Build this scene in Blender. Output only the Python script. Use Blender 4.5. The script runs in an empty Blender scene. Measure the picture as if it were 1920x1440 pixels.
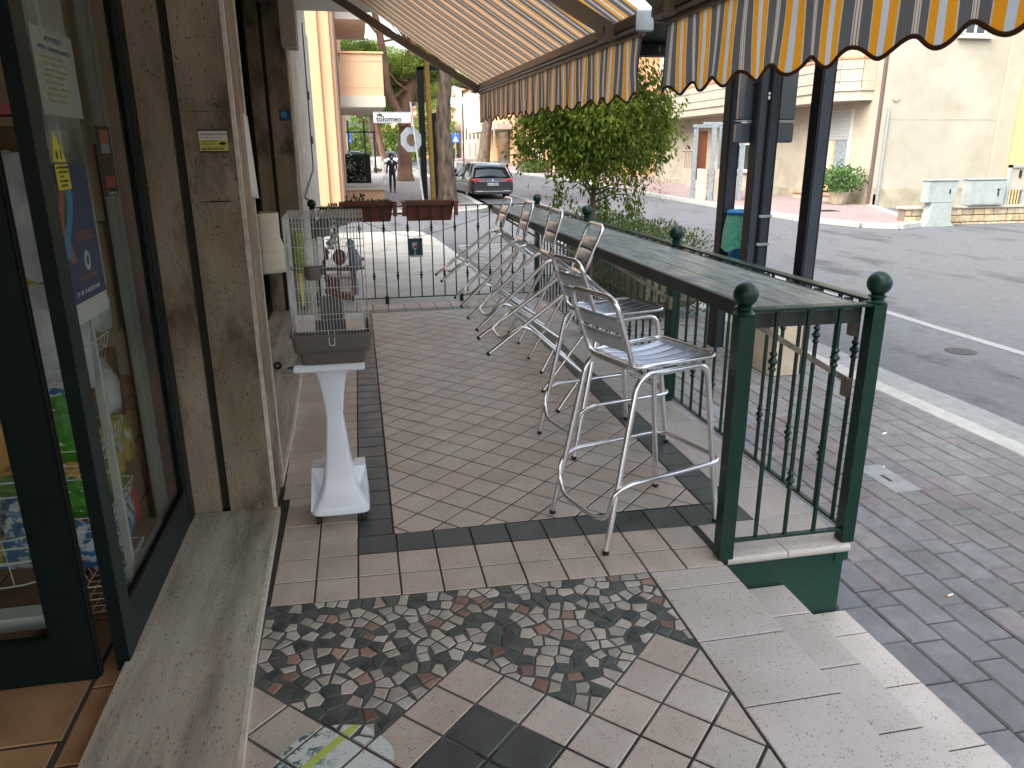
import bpy, bmesh, math, random
import numpy as np
from mathutils import Vector, Matrix, Euler
random.seed(7); rng = np.random.default_rng(7)
sc = bpy.context.scene
COL = sc.collection
R = math.radians
# ------------------------------------------------------------------ camera
YAW, PITCH, ROLL, CH = 0.1962, 0.30064, 0.00563, 1.62
def cam_axes():
    cy, sy, cp, sp = math.cos(YAW), math.sin(YAW), math.cos(PITCH), math.sin(PITCH)
    f = Vector((sy*cp, cy*cp, -sp)); r = Vector((cy, -sy, 0)); d = f.cross(r)
    cr, sr = math.cos(ROLL), math.sin(ROLL)
    return cr*r + sr*d, -sr*r + cr*d, f
_r, _d, _f = cam_axes()
cd = bpy.data.cameras.new("camera"); cam = bpy.data.objects.new("camera", cd); COL.objects.link(cam)
cam.matrix_world = Matrix(((_r.x, -_d.x, -_f.x, 0), (_r.y, -_d.y, -_f.y, 0), (_r.z, -_d.z, -_f.z, CH), (0, 0, 0, 1)))
cd.sensor_width = 36; cd.lens = 1401.9/1920*36; cd.clip_start = 0.05; cd.clip_end = 600
sc.camera = cam
# ------------------------------------------------------------------ light
SUN_EL, SUN_AZ = R(50), R(235)            # compass style: 0 = +Y, clockwise
w = bpy.data.worlds.new("World"); sc.world = w; w.use_nodes = True
nt = w.node_tree; nt.nodes.clear()
sky = nt.nodes.new("ShaderNodeTexSky"); sky.sky_type = 'NISHITA'; sky.sun_disc = False
sky.sun_elevation = SUN_EL; sky.sun_rotation = SUN_AZ; sky.dust_density = 6; sky.air_density = 1.2; sky.ozone_density = 1.2
bg = nt.nodes.new("ShaderNodeBackground"); bg.inputs[1].default_value = 0.15
wo = nt.nodes.new("ShaderNodeOutputWorld")
hsv = nt.nodes.new('ShaderNodeHueSaturation'); hsv.inputs['Saturation'].default_value = .45
nt.links.new(sky.outputs[0], hsv.inputs['Color']); nt.links.new(hsv.outputs[0], bg.inputs[0]); nt.links.new(bg.outputs[0], wo.inputs[0])
sl = bpy.data.lights.new("sun", 'SUN'); sl.energy = 0.5; sl.angle = R(70); sl.color = (1, .93, .84)
so = bpy.data.objects.new("sun", sl); COL.objects.link(so)
sd = Vector((math.sin(SUN_AZ)*math.cos(SUN_EL), math.cos(SUN_AZ)*math.cos(SUN_EL), math.sin(SUN_EL)))
so.rotation_euler = sd.to_track_quat('Z', 'Y').to_euler()
sc.view_settings.view_transform = 'Standard'; sc.view_settings.look = 'None'
sc.view_settings.gamma = 1; sc.view_settings.exposure = 2.10; sc.view_settings.use_curve_mapping = False
sc.render.engine = 'CYCLES'

# ------------------------------------------------------------------ materials
def N(t, typ, **kw):
    n = t.nodes.new(typ)
    for k, v in kw.items():
        if k.startswith('i_'): n.inputs[k[2:].replace('_', ' ')].default_value = v
        else: setattr(n, k, v)
    return n
def c4(c): return (c[0], c[1], c[2], 1)
MATS = {}
def mat(name, c1, c2=None, scale=6, rough=.6, metal=0, bump=0, bscale=60, speck=None, rand=0, stretch=(1, 1, 1),
        coat=0, trans=0, emit=None, emit_s=1, alpha=1, detail=4, contrast=(.35, .65), c3=None, s3=1.2, t3=(.5, .62), spec=.5, hue=0, rvar=0, ior=1.45, sstretch=(1, 1, 1), cam=False):
    m = bpy.data.materials.new(name); m.use_nodes = True; t = m.node_tree; b = t.nodes['Principled BSDF']
    L = t.links.new
    geo = N(t, 'ShaderNodeNewGeometry'); mp = N(t, 'ShaderNodeMapping'); mp.inputs['Scale'].default_value = stretch
    L(geo.outputs['Position'], mp.inputs['Vector'])
    col = None
    if c2 is not None:
        nz = N(t, 'ShaderNodeTexNoise'); nz.inputs['Scale'].default_value = scale; nz.inputs['Detail'].default_value = detail
        L(mp.outputs[0], nz.inputs['Vector'])
        mr = N(t, 'ShaderNodeMapRange'); mr.inputs[1].default_value, mr.inputs[2].default_value = contrast
        L(nz.outputs[0], mr.inputs[0])
        mx = N(t, 'ShaderNodeMix', data_type='RGBA'); mx.inputs[6].default_value = c4(c1); mx.inputs[7].default_value = c4(c2)
        L(mr.outputs[0], mx.inputs[0]); col = mx.outputs[2]
    if c3 is not None:
        nz3 = N(t, 'ShaderNodeTexNoise'); nz3.inputs['Scale'].default_value = s3; nz3.inputs['Detail'].default_value = 6; nz3.inputs['Roughness'].default_value = .65
        L(mp.outputs[0], nz3.inputs['Vector'])
        mr3 = N(t, 'ShaderNodeMapRange'); mr3.inputs[1].default_value, mr3.inputs[2].default_value = t3
        L(nz3.outputs[0], mr3.inputs[0])
        mx3 = N(t, 'ShaderNodeMix', data_type='RGBA'); mx3.inputs[7].default_value = c4(c3)
        if col: L(col, mx3.inputs[6])
        else: mx3.inputs[6].default_value = c4(c1)
        L(mr3.outputs[0], mx3.inputs[0]); col = mx3.outputs[2]
    spk = None
    if speck:
        sc_, ssc, lo, hi = speck
        ms = N(t, 'ShaderNodeMapping'); ms.inputs['Scale'].default_value = sstretch; ms.inputs['Rotation'].default_value = (0, 0, .4)
        L(geo.outputs['Position'], ms.inputs['Vector'])
        nv = N(t, 'ShaderNodeTexVoronoi'); nv.inputs['Scale'].default_value = ssc
        L(ms.outputs[0], nv.inputs['Vector'])
        n2 = N(t, 'ShaderNodeTexNoise'); n2.inputs['Scale'].default_value = ssc*.21; L(geo.outputs['Position'], n2.inputs['Vector'])
        ad = N(t, 'ShaderNodeMath', operation='MULTIPLY_ADD'); ad.inputs[1].default_value = -.55; L(n2.outputs[0], ad.inputs[0])
        L(nv.outputs['Distance'], ad.inputs[2])
        m2 = N(t, 'ShaderNodeMapRange'); m2.inputs[1].default_value = lo; m2.inputs[2].default_value = hi; m2.inputs[3].default_value = 1; m2.inputs[4].default_value = 0
        L(ad.outputs[0], m2.inputs[0]); spk = m2.outputs[0]
        mx2 = N(t, 'ShaderNodeMix', data_type='RGBA'); mx2.inputs[7].default_value = c4(sc_)
        if col: L(col, mx2.inputs[6])
        else: mx2.inputs[6].default_value = c4(c1)
        L(spk, mx2.inputs[0]); col = mx2.outputs[2]
    if rand or hue:
        oi = N(t, 'ShaderNodeObjectInfo')
        hs = N(t, 'ShaderNodeHueSaturation')
        r1 = N(t, 'ShaderNodeMapRange'); r1.inputs[3].default_value = 1-rand; r1.inputs[4].default_value = 1+rand
        L(oi.outputs['Random'], r1.inputs[0]); L(r1.outputs[0], hs.inputs['Value'])
        if hue:
            ml = N(t, 'ShaderNodeMath', operation='MULTIPLY'); ml.inputs[1].default_value = 7.31; L(oi.outputs['Random'], ml.inputs[0])
            fr = N(t, 'ShaderNodeMath', operation='FRACT'); L(ml.outputs[0], fr.inputs[0])
            r2 = N(t, 'ShaderNodeMapRange'); r2.inputs[3].default_value = 1-hue*8; r2.inputs[4].default_value = 1+hue*8
            L(fr.outputs[0], r2.inputs[0]); L(r2.outputs[0], hs.inputs['Saturation'])
        if col: L(col, hs.inputs['Color'])
        else: hs.inputs['Color'].default_value = c4(c1)
        col = hs.outputs[0]
    if col: L(col, b.inputs['Base Color'])
    else: b.inputs['Base Color'].default_value = c4(c1)
    b.inputs['Roughness'].default_value = rough; b.inputs['Metallic'].default_value = metal
    b.inputs['Specular IOR Level'].default_value = spec; b.inputs['IOR'].default_value = ior
    if rvar:
        nr = N(t, 'ShaderNodeTexNoise'); nr.inputs['Scale'].default_value = 9; nr.inputs['Detail'].default_value = 5; L(geo.outputs['Position'], nr.inputs['Vector'])
        rr = N(t, 'ShaderNodeMapRange'); rr.inputs[1].default_value = .3; rr.inputs[2].default_value = .7
        rr.inputs[3].default_value = rough-rvar; rr.inputs[4].default_value = rough+rvar; L(nr.outputs[0], rr.inputs[0]); L(rr.outputs[0], b.inputs['Roughness'])
    if coat: b.inputs['Coat Weight'].default_value = coat; b.inputs['Coat Roughness'].default_value = .1
    if trans: b.inputs['Transmission Weight'].default_value = trans
    if alpha < 1: b.inputs['Alpha'].default_value = alpha
    if emit: b.inputs['Emission Color'].default_value = c4(emit); b.inputs['Emission Strength'].default_value = emit_s
    if bump:
        nb = N(t, 'ShaderNodeTexNoise'); nb.inputs['Scale'].default_value = bscale; nb.inputs['Detail'].default_value = 5
        L(mp.outputs[0], nb.inputs['Vector'])
        bp = N(t, 'ShaderNodeBump'); bp.inputs['Strength'].default_value = min(1, bump); bp.inputs['Distance'].default_value = .004*max(1, bump)
        h = nb.outputs[0]
        if spk:
            sb = N(t, 'ShaderNodeMath', operation='SUBTRACT'); L(nb.outputs[0], sb.inputs[0]); L(spk, sb.inputs[1]); h = sb.outputs[0]
        L(h, bp.inputs['Height']); L(bp.outputs[0], b.inputs['Normal'])
    MATS[name] = m
    return m
def thin_glass(name, tint=(.9, .95, .93), refl=.09, rough=.02):
    m = bpy.data.materials.new(name); m.use_nodes = True; t = m.node_tree; t.nodes.clear()
    o = N(t, 'ShaderNodeOutputMaterial'); tr = N(t, 'ShaderNodeBsdfTransparent'); tr.inputs[0].default_value = c4(tint)
    gl = N(t, 'ShaderNodeBsdfGlossy'); gl.inputs['Roughness'].default_value = rough
    lw_ = N(t, 'ShaderNodeLayerWeight'); lw_.inputs[0].default_value = .5
    fr = N(t, 'ShaderNodeMath', operation='POWER'); fr.inputs[1].default_value = 5; t.links.new(lw_.outputs['Facing'], fr.inputs[0])
    ad = N(t, 'ShaderNodeMath', operation='MULTIPLY_ADD'); ad.inputs[1].default_value = .7; ad.inputs[2].default_value = refl; t.links.new(fr.outputs[0], ad.inputs[0])
    mx = N(t, 'ShaderNodeMixShader'); t.links.new(ad.outputs[0], mx.inputs[0]); t.links.new(tr.outputs[0], mx.inputs[1]); t.links.new(gl.outputs[0], mx.inputs[2])
    t.links.new(mx.outputs[0], o.inputs[0]); return m

M_tile = mat('tile_blush', (.48, .405, .34), (.56, .485, .415), 5, .45, speck=((.12, .085, .065), 170, -.22, -.02), bump=.25, bscale=120, rand=.07, sstretch=(1, .45, 1), rvar=.12, c3=(.42, .33, .27), s3=1.6, t3=(.5, .75))
M_tile2 = mat('tile_grey_blush', (.475, .425, .365), (.55, .50, .44), 5, .45, speck=((.12, .095, .075), 180, -.22, -.02), bump=.25, bscale=120, rand=.06, sstretch=(1, .5, 1), rvar=.12, c3=(.42, .355, .295), s3=1.6, t3=(.5, .75))
M_tiled = mat('tile_dark', (.055, .067, .062), (.08, .094, .087), 9, .38, speck=((.18, .19, .18), 260, -.26, -.2), bump=.2, bscale=130, rand=.12, rvar=.12)
M_tilew = mat('tile_wide', (.465, .422, .375), (.54, .495, .45), 3, .42, speck=((.10, .08, .065), 130, -.22, -.02), bump=.2, bscale=120, rand=.04, sstretch=(1, .5, 1), rvar=.12)
M_grout = mat('grout', (.030, .032, .030), (.048, .048, .044), 14, .9, bump=.5)
M_mosA = mat('mosaic_cream', (.37, .345, .29), (.48, .455, .395), 9, .45, speck=((.15, .12, .1), 230, -.19, -.07), rand=.22, hue=.02, bump=.25)
M_mosB = mat('mosaic_dark', (.052, .068, .06), (.085, .105, .094), 9, .4, rand=.25, bump=.25)
M_mosC = mat('mosaic_rust', (.21, .115, .09), (.36, .25, .19), 3, .45, rand=.3, speck=((.16, .09, .06), 230, -.19, -.08), bump=.25)
M_trav = mat('travertine', (.35, .285, .205), (.20, .155, .10), 4.5, .6, stretch=(1, 1, .45), speck=((.035, .025, .015), 85, -.32, -.02), bump=.8, bscale=45, c3=(.10, .076, .048), s3=5, t3=(.50, .66), sstretch=(1, 1, .5), rvar=.1, detail=12, spec=.3)
M_travh = mat('travertine_slab', (.37, .338, .27), (.50, .468, .38), 3, .65, stretch=(3.2, .45, 1), speck=((.05, .04, .03), 120, -.28, .0), bump=.35, bscale=60, c3=(.19, .172, .135), s3=2.4, t3=(.46, .70), sstretch=(1, .3, 1), detail=12, spec=.3)
M_travedge = mat('travertine_edge', (.66, .61, .52), (.5, .45, .38), 30, .6, bump=.4)
M_marblefar = mat('marble_pale', (.42, .415, .375), (.36, .352, .315), 2.5, .6, c3=(.27, .258, .22), s3=1.8, t3=(.48, .68), bump=.2, rvar=.1, detail=10, spec=.3)
M_dk = mat('joint_black', (.012, .012, .011), rough=.6)
M_green = mat('frame_green', (.0025, .007, .006), (.004, .010, .009), 12, .5, spec=.12)
M_green_lit = mat('frame_green_lit', (.010, .019, .018), (.014, .025, .023), 12, .45, spec=.25)  # lighter copy of the frame green, daylight on the street faces put into the colour
M_rail = mat('rail_green', (.003, .024, .015), (.005, .033, .021), 7, .36, coat=.1, spec=.35, speck=((.03, .025, .015), 60, -.45, -.38), bump=.2, bscale=90)
M_plinth = mat('plinth_green', (.005, .036, .024), (.008, .048, .032), 7, .5, bump=.4, bscale=50, c3=(.025, .04, .028), s3=4, t3=(.62, .8))
M_plank = mat('plank_weathered', (.10, .125, .118), (.20, .225, .212), 4, .4, stretch=(10, 1.2, 1), rand=.1, bump=.4, bscale=14, c3=(.055, .07, .066), s3=3.2, t3=(.5, .7), rvar=.14)
M_dframe = mat('counter_frame', (.016, .022, .02), (.03, .036, .032), 10, .45)
M_alu = mat('aluminium', (.84, .85, .87), (.80, .81, .82), 8, .24, .95, rvar=.04)
M_aluseat = mat('aluminium_slat', (.74, .81, .90), (.71, .78, .87), 6, .38, .85, rvar=.03)  # blue tint in the base colour stands in for reflected sky
M_rubber = mat('rubber_black', (.015, .015, .015), rough=.7)
M_gold = mat('bracket_metal', (.30, .26, .21), (.2, .17, .14), 20, .35, .8)
M_paver = mat('paver', (.145, .147, .152), (.185, .188, .193), 14, .85, speck=((.36, .37, .38), 160, -.32, -.22), bump=.7, bscale=150, rand=.09, c3=(.108, .109, .112), s3=1.1, t3=(.45, .7))
M_paverr = mat('paver_red', (.152, .14, .142), (.195, .18, .182), 14, .85, speck=((.36, .35, .36), 160, -.32, -.22), bump=.7, bscale=150, rand=.09, c3=(.112, .102, .103), s3=1.1, t3=(.45, .7))
M_pavj = mat('paver_joint', (.065, .068, .072), (.095, .098, .1), 20, .95)
M_paveflat = None
M_asph = mat('asphalt', (.082, .088, .097), (.105, .111, .12), 70, .78, speck=((.2, .21, .22), 60, -.40, -.24), bump=.6, bscale=170, c3=(.046, .05, .056), s3=1.3, t3=(.53, .66), rvar=.12, stretch=(1, .4, 1))
M_asphd = mat('asphalt_dark_joint', (.03, .032, .035), (.05, .05, .05), 30, .8, bump=.6)
M_white = mat('road_paint', (.27, .28, .29), (.18, .187, .195), 40, .75, bump=.3)
M_kerbw = mat('kerb_white_stone', (.38, .385, .365), (.31, .315, .30), 8, .7, speck=((.2, .195, .18), 90, -.3, -.2), bump=.5, bscale=70)
M_gutter = mat('gutter_concrete', (.19, .197, .2), (.25, .257, .26), 12, .8, speck=((.1, .1, .1), 90, -.32, -.24), bump=.6)
M_terra = mat('interior_terracotta', (.33, .19, .095), (.40, .24, .125), 4, .4, speck=((.15, .075, .035), 70, -.3, -.18), rand=.12, bump=.3, sstretch=(1, .3, 1), c3=(.26, .14, .07), s3=3, t3=(.5, .7))
M_mgrout = mat('mosaic_grout', (.085, .09, .083), (.12, .124, .114), 20, .9, bump=.5)
M_groutd = mat('interior_grout', (.05, .045, .04), rough=.9)
M_wallin = mat('interior_wall', (.50, .41, .28), (.44, .36, .24), 3, .8)
M_beige = mat('render_beige', (.345, .31, .24), (.40, .36, .285), .55, .85, c3=(.28, .25, .19), s3=.9, t3=(.46, .70), bump=.3, bscale=9, detail=9)
M_beigegrey = mat('render_grey_beige', (.335, .31, .25), (.38, .355, .29), .4, .85, c3=(.295, .27, .21), s3=.7, t3=(.44, .72), bump=.3, bscale=9, detail=9)
M_stain = mat('render_stain', (.25, .225, .155), (.37, .335, .255), 2.2, .9, bump=.3, detail=9)
M_yellow = mat('render_yellow', (.50, .35, .16), (.54, .38, .18), 1, .85)
M_orange = mat('render_peach', (.55, .335, .195), (.585, .365, .215), 1.2, .8, stretch=(1, 1, .4))
M_salmon = mat('render_salmon', (.66, .34, .18), (.72, .4, .22), 1.2, .85)
M_cream = mat('render_cream', (.48, .445, .36), (.43, .40, .325), 1.5, .85)
M_soffit = mat('soffit', (.50, .46, .40), (.56, .52, .46), 1.5, .9)
M_rooft = mat('roof_tile', (.42, .16, .085), (.5, .22, .12), 12, .85)
M_bark = mat('pine_bark', (.15, .112, .082), (.04, .03, .022), 9, .9, stretch=(1, 1, .22), bump=3, bscale=12, c3=(.20, .15, .11), s3=3, t3=(.55, .68), detail=9)
M_barkr = mat('pine_bark_red', (.17, .095, .062), (.085, .05, .035), 4, .85, stretch=(1, 1, .5), bump=2, bscale=9, c3=(.24, .13, .08), s3=2, t3=(.5, .7))
M_bark2 = mat('bark_grey', (.13, .10, .075), (.2, .16, .12), 10, .9, stretch=(1, 1, .3), bump=1)
M_whitew = mat('whitewash', (.7, .7, .68), (.55, .55, .53), 9, .85)
def leafmat(name, a, b, tr=.35):
    m = bpy.data.materials.new(name); m.use_nodes = True; t = m.node_tree; bs = t.nodes['Principled BSDF']
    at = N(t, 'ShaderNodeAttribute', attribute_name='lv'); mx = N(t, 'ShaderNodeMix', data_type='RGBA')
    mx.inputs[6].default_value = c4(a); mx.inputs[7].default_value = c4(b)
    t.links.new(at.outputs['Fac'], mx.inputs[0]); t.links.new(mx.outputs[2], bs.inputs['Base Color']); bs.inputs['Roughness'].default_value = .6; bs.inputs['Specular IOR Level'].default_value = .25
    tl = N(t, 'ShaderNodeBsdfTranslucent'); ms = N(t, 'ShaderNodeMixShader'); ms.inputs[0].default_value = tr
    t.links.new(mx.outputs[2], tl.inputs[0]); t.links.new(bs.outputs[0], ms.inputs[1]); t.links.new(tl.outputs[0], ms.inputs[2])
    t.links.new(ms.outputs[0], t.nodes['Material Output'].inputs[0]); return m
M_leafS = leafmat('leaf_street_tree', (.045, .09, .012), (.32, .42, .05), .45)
M_leafbr = leafmat('leaf_dry_tassel', (.17, .14, .085), (.26, .22, .13))
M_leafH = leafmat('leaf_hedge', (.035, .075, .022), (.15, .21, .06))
M_needle = leafmat('pine_needles', (.06, .12, .02), (.33, .42, .08), .5)
M_leafG = leafmat('leaf_geranium', (.04, .10, .03), (.13, .24, .07))
M_leafD = leafmat('leaf_dark', (.02, .04, .015), (.07, .11, .035))
M_black = mat('steel_black', (.006, .007, .009), (.010, .011, .013), 10, .5, spec=.3)
M_blackp = mat('steel_slate', (.020, .028, .038), (.028, .037, .047), 5, .38, coat=.1)
M_board = mat('board_smoked', (.05, .065, .08), (.075, .09, .10), 2.5, .18, coat=.4)
M_bin = mat('bin_blue', (.015, .16, .42), rough=.35)
M_bag = mat('bag_green', (.06, .30, .20), (.12, .42, .30), 25, .3, alpha=.82, bump=3, bscale=18)
M_conc = mat('concrete_block', (.50, .42, .31), (.40, .33, .24), 5, .85, speck=((.2, .15, .1), 60, -.3, -.2), bump=.8, bscale=40)
M_plast = mat('plastic_white', (.74, .79, .86), (.70, .75, .82), 5, .32, coat=.25)
M_tray = mat('plastic_taupe', (.10, .092, .08), (.115, .105, .092), 8, .4)
M_wire = mat('wire_white', (.62, .66, .66), rough=.4, metal=.3)
M_wiregrey = mat('wire_grey', (.42, .44, .44), rough=.4, metal=.4)
M_clear = mat('plastic_clear', (.75, .76, .74), rough=.25, alpha=.3)
M_seed = mat('seed', (.34, .17, .08), (.5, .3, .16), 200, .9)
M_perch = mat('perch_wood', (.06, .045, .035), (.12, .08, .06), 40, .7)
M_toyb = mat('toy_brown', (.10, .035, .02), (.17, .07, .04), 60, .6)
M_birdg = mat('feather_green', (.32, .42, .05), (.12, .2, .03), 160, .7, contrast=(.45, .55))
M_birdy = mat('feather_yellow', (.62, .60, .12), rough=.7)
M_birdb = mat('feather_grey_blue', (.10, .13, .18), (.22, .27, .36), 160, .7, contrast=(.45, .55))
M_birdw = mat('feather_white', (.75, .78, .8), rough=.7)
M_birdk = mat('feather_pale_blue', (.28, .42, .72), rough=.7)
M_terrap = mat('planter_terracotta', (.17, .052, .03), (.22, .07, .042), 6, .5)
M_soil = mat('soil', (.05, .035, .025), (.09, .06, .04), 60, .95)
M_shade = mat('lamp_shade_cream', (.62, .58, .46), (.56, .52, .41), 3, .7, stretch=(1, 1, 30))
M_paper = mat('paper', (.68, .69, .68), rough=.8)
M_paperd = mat('paper_dim', (.60, .61, .58), (.52, .53, .50), 4, .8)
M_ink = mat('ink', (.03, .03, .03), rough=.8)
M_inkb = mat('ink_blue', (.03, .12, .35), rough=.8)
M_inky = mat('ink_yellow', (.52, .50, .12), rough=.8)
M_inkr = mat('ink_red', (.4, .06, .03), rough=.8)
M_stY = mat('sticker_yellow', (.52, .48, .10), rough=.6)
M_stY2 = mat('sticker_yellow_bright', (.62, .62, .06), rough=.6)
M_stB = mat('poster_blue', (.022, .06, .18), (.03, .08, .22), 3, .5)
M_stB2 = mat('poster_light_blue', (.05, .32, .62), rough=.5)
M_stO = mat('poster_orange', (.45, .14, .06), rough=.5)
M_navy = mat('card_navy', (.012, .05, .09), (.02, .075, .12), 20, .4)
M_awf = mat('awning_frame', (.20, .165, .125), (.17, .14, .105), 5, .45, coat=.1)
M_trim = mat('awning_trim', (.085, .032, .010), rough=.8)
M_card = mat('cardboard', (.40, .28, .15), (.33, .23, .12), 5, .8)
M_wood = mat('wood_reddish', (.20, .065, .03), (.14, .045, .02), 8, .5)
M_rackw = mat('rack_white', (.62, .64, .62), rough=.4)
M_rackg = mat('rack_grey', (.36, .39, .38), rough=.4, metal=.3)
M_pkY = mat('pack_yellow', (.45, .38, .05), (.33, .26, .03), 22, .3, bump=2, bscale=12, c3=(.4, .1, .04), s3=16, t3=(.62, .64))
M_pkO = mat('pack_orange', (.48, .20, .02), (.55, .30, .05), 14, .3, bump=2, bscale=12, c3=(.12, .05, .02), s3=16, t3=(.6, .62))
M_pkG = mat('pack_green', (.07, .25, .025), (.03, .13, .012), 22, .25, bump=3, bscale=14, c3=(.45, .48, .4), s3=18, t3=(.6, .62))
M_pkW = mat('pack_silver', (.60, .62, .64), (.42, .45, .48), 9, .3, bump=3, bscale=14)
M_pkB = mat('pack_blue', (.03, .13, .28), (.42, .46, .5), 34, .35, bump=2, bscale=12, contrast=(.5, .54))
M_pkR = mat('pack_red', (.45, .03, .03), (.3, .02, .02), 8, .4)
M_shelfred = mat('shelf_red', (.35, .03, .03), rough=.4)
M_skin = mat('skin', (.55, .33, .24), rough=.6)
M_cloth = mat('cloth_black', (.018, .018, .022), (.03, .03, .035), 40, .9)
M_shirt = mat('cloth_white', (.75, .75, .75), rough=.85)
M_hair = mat('hair_dark', (.02, .014, .01), rough=.7)
M_carb = mat('car_paint_dark', (.008, .010, .013), rough=.25, coat=1)
M_carw = mat('car_paint_silver', (.55, .60, .62), rough=.3, coat=1)
M_cars = mat('car_paint_pale_blue', (.34, .44, .50), rough=.3, coat=1)
M_carg = mat('car_glass', (.02, .028, .03), rough=.06, spec=.8)
M_carp = mat('car_plastic', (.03, .032, .034), rough=.5)
M_red = mat('tail_light_red', (.42, .012, .015), rough=.2, coat=1, emit=(.9, .02, .02), emit_s=.08)
M_chrome = mat('chrome', (.65, .66, .68), rough=.2, metal=1)
M_plate = mat('plate_white', (.72, .75, .8), rough=.5)
M_tyre = mat('tyre', (.02, .02, .02), rough=.8)
M_signw = mat('sign_white', (.44, .46, .445), rough=.45)
M_signg = mat('sign_back_grey', (.40, .44, .46), (.33, .36, .38), 8, .5, metal=.2)
M_zinc = mat('zinc_pole', (.36, .39, .40), (.28, .30, .31), 12, .45, metal=.5)
M_bluegrey = mat('painted_blue_grey', (.24, .28, .31), (.16, .19, .21), 9, .6, speck=((.12, .08, .06), 25, -.3, -.15))
M_greenled = mat('led_green', (.1, .8, .35), emit=(.16, 1, .40), emit_s=1.5)
M_whiteled = mat('led_white', (.9, 1, .95), emit=(.85, 1, .93), emit_s=2.2)
M_brass = mat('pole_ochre', (.30, .19, .03), (.22, .14, .03), 6, .5)
M_shut = mat('shutter_grey', (.42, .43, .41), (.28, .29, .28), 9, .6, stretch=(1, 1, 6), bump=.6, bscale=20)
M_brown = mat('drainpipe_brown', (.10, .065, .06), rough=.5)
M_tan = mat('door_tan', (.50, .33, .12), (.56, .4, .18), 6, .5)
M_cabin = mat('cabinet_pale_green', (.30, .34, .33), (.27, .305, .295), 6, .55, c3=(.22, .245, .235), s3=3, t3=(.55, .75))
M_stone = mat('wall_stone', (.46, .385, .26), (.33, .26, .165), 7, .85, rand=.25, hue=.03, bump=1.2, bscale=25)
M_mortar = mat('mortar', (.20, .15, .12), rough=.95)
M_redpave = mat('red_paving', (.30, .21, .205), (.25, .17, .165), 5, .85, bump=.5)
M_redtile = mat('terracotta_edge', (.5, .2, .11), rough=.7)
M_win = mat('window_glass_dark', (.03, .04, .045), rough=.08, spec=.9)
M_winf = mat('window_frame_white', (.66, .66, .62), rough=.5)
M_oawn = mat('shop_awning_orange', (.62, .30, .12), rough=.8)
M_bluesign = mat('sign_blue', (.03, .12, .5), rough=.5)
M_pink = mat('poster_pink', (.75, .3, .3), rough=.7)
M_glass = thin_glass('shop_glass', (.86, .89, .87), .03)

def fabric_mat(name, trans):
    """woven stripes running down the slope: colour depends on the world y coordinate stored as an attribute"""
    m = bpy.data.materials.new(name); m.use_nodes = True; t = m.node_tree; b = t.nodes['Principled BSDF']; L = t.links.new
    at = N(t, 'ShaderNodeAttribute', attribute_name='sy')
    mu = N(t, 'ShaderNodeMath', operation='MULTIPLY'); mu.inputs[1].default_value = 1; L(at.outputs['Fac'], mu.inputs[0])
    fr = N(t, 'ShaderNodeMath', operation='FRACT'); L(mu.outputs[0], fr.inputs[0])
    cr = N(t, 'ShaderNodeValToRGB'); cr.color_ramp.interpolation = 'CONSTANT'
    G = (.125, .125, .12); O = (.80, .33, .02); Wc = (.56, .60, .62); Cc = (.60, .50, .36); BR = (.30, .12, .05)
    stops = [(0, O), (.15, Wc), (.28, O), (.43, Cc), (.45, G), (.62, Cc), (.65, BR), (.665, Wc), (.70, BR), (.715, Cc), (.74, G), (.965, Cc)]
    els = cr.color_ramp.elements
    els[0].position = 0; els[0].color = c4(O); els[1].position = stops[1][0]; els[1].color = c4(stops[1][1])
    for p, c in stops[2:]:
        e = els.new(p); e.color = c4(c)
    L(fr.outputs[0], cr.inputs[0])
    geo = N(t, 'ShaderNodeNewGeometry'); nz = N(t, 'ShaderNodeTexNoise'); nz.inputs['Scale'].default_value = 3; nz.inputs['Detail'].default_value = 6
    L(geo.outputs['Position'], nz.inputs['Vector']); mr = N(t, 'ShaderNodeMapRange'); mr.inputs[3].default_value = .78; mr.inputs[4].default_value = 1.12; L(nz.outputs[0], mr.inputs[0])
    mm = N(t, 'ShaderNodeMix', data_type='RGBA', blend_type='MULTIPLY'); mm.inputs[0].default_value = 1
    L(cr.outputs[0], mm.inputs[6]); L(mr.outputs[0], mm.inputs[7])
    L(mm.outputs[2], b.inputs['Base Color']); b.inputs['Roughness'].default_value = .85; b.inputs['Specular IOR Level'].default_value = .2
    tl = N(t, 'ShaderNodeBsdfTranslucent'); L(mm.outputs[2], tl.inputs[0]); ms = N(t, 'ShaderNodeMixShader'); ms.inputs[0].default_value = trans
    L(b.outputs[0], ms.inputs[1]); L(tl.outputs[0], ms.inputs[2]); L(ms.outputs[0], t.nodes['Material Output'].inputs[0]); return m
M_fab = fabric_mat('awning_fabric', .68)

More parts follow.
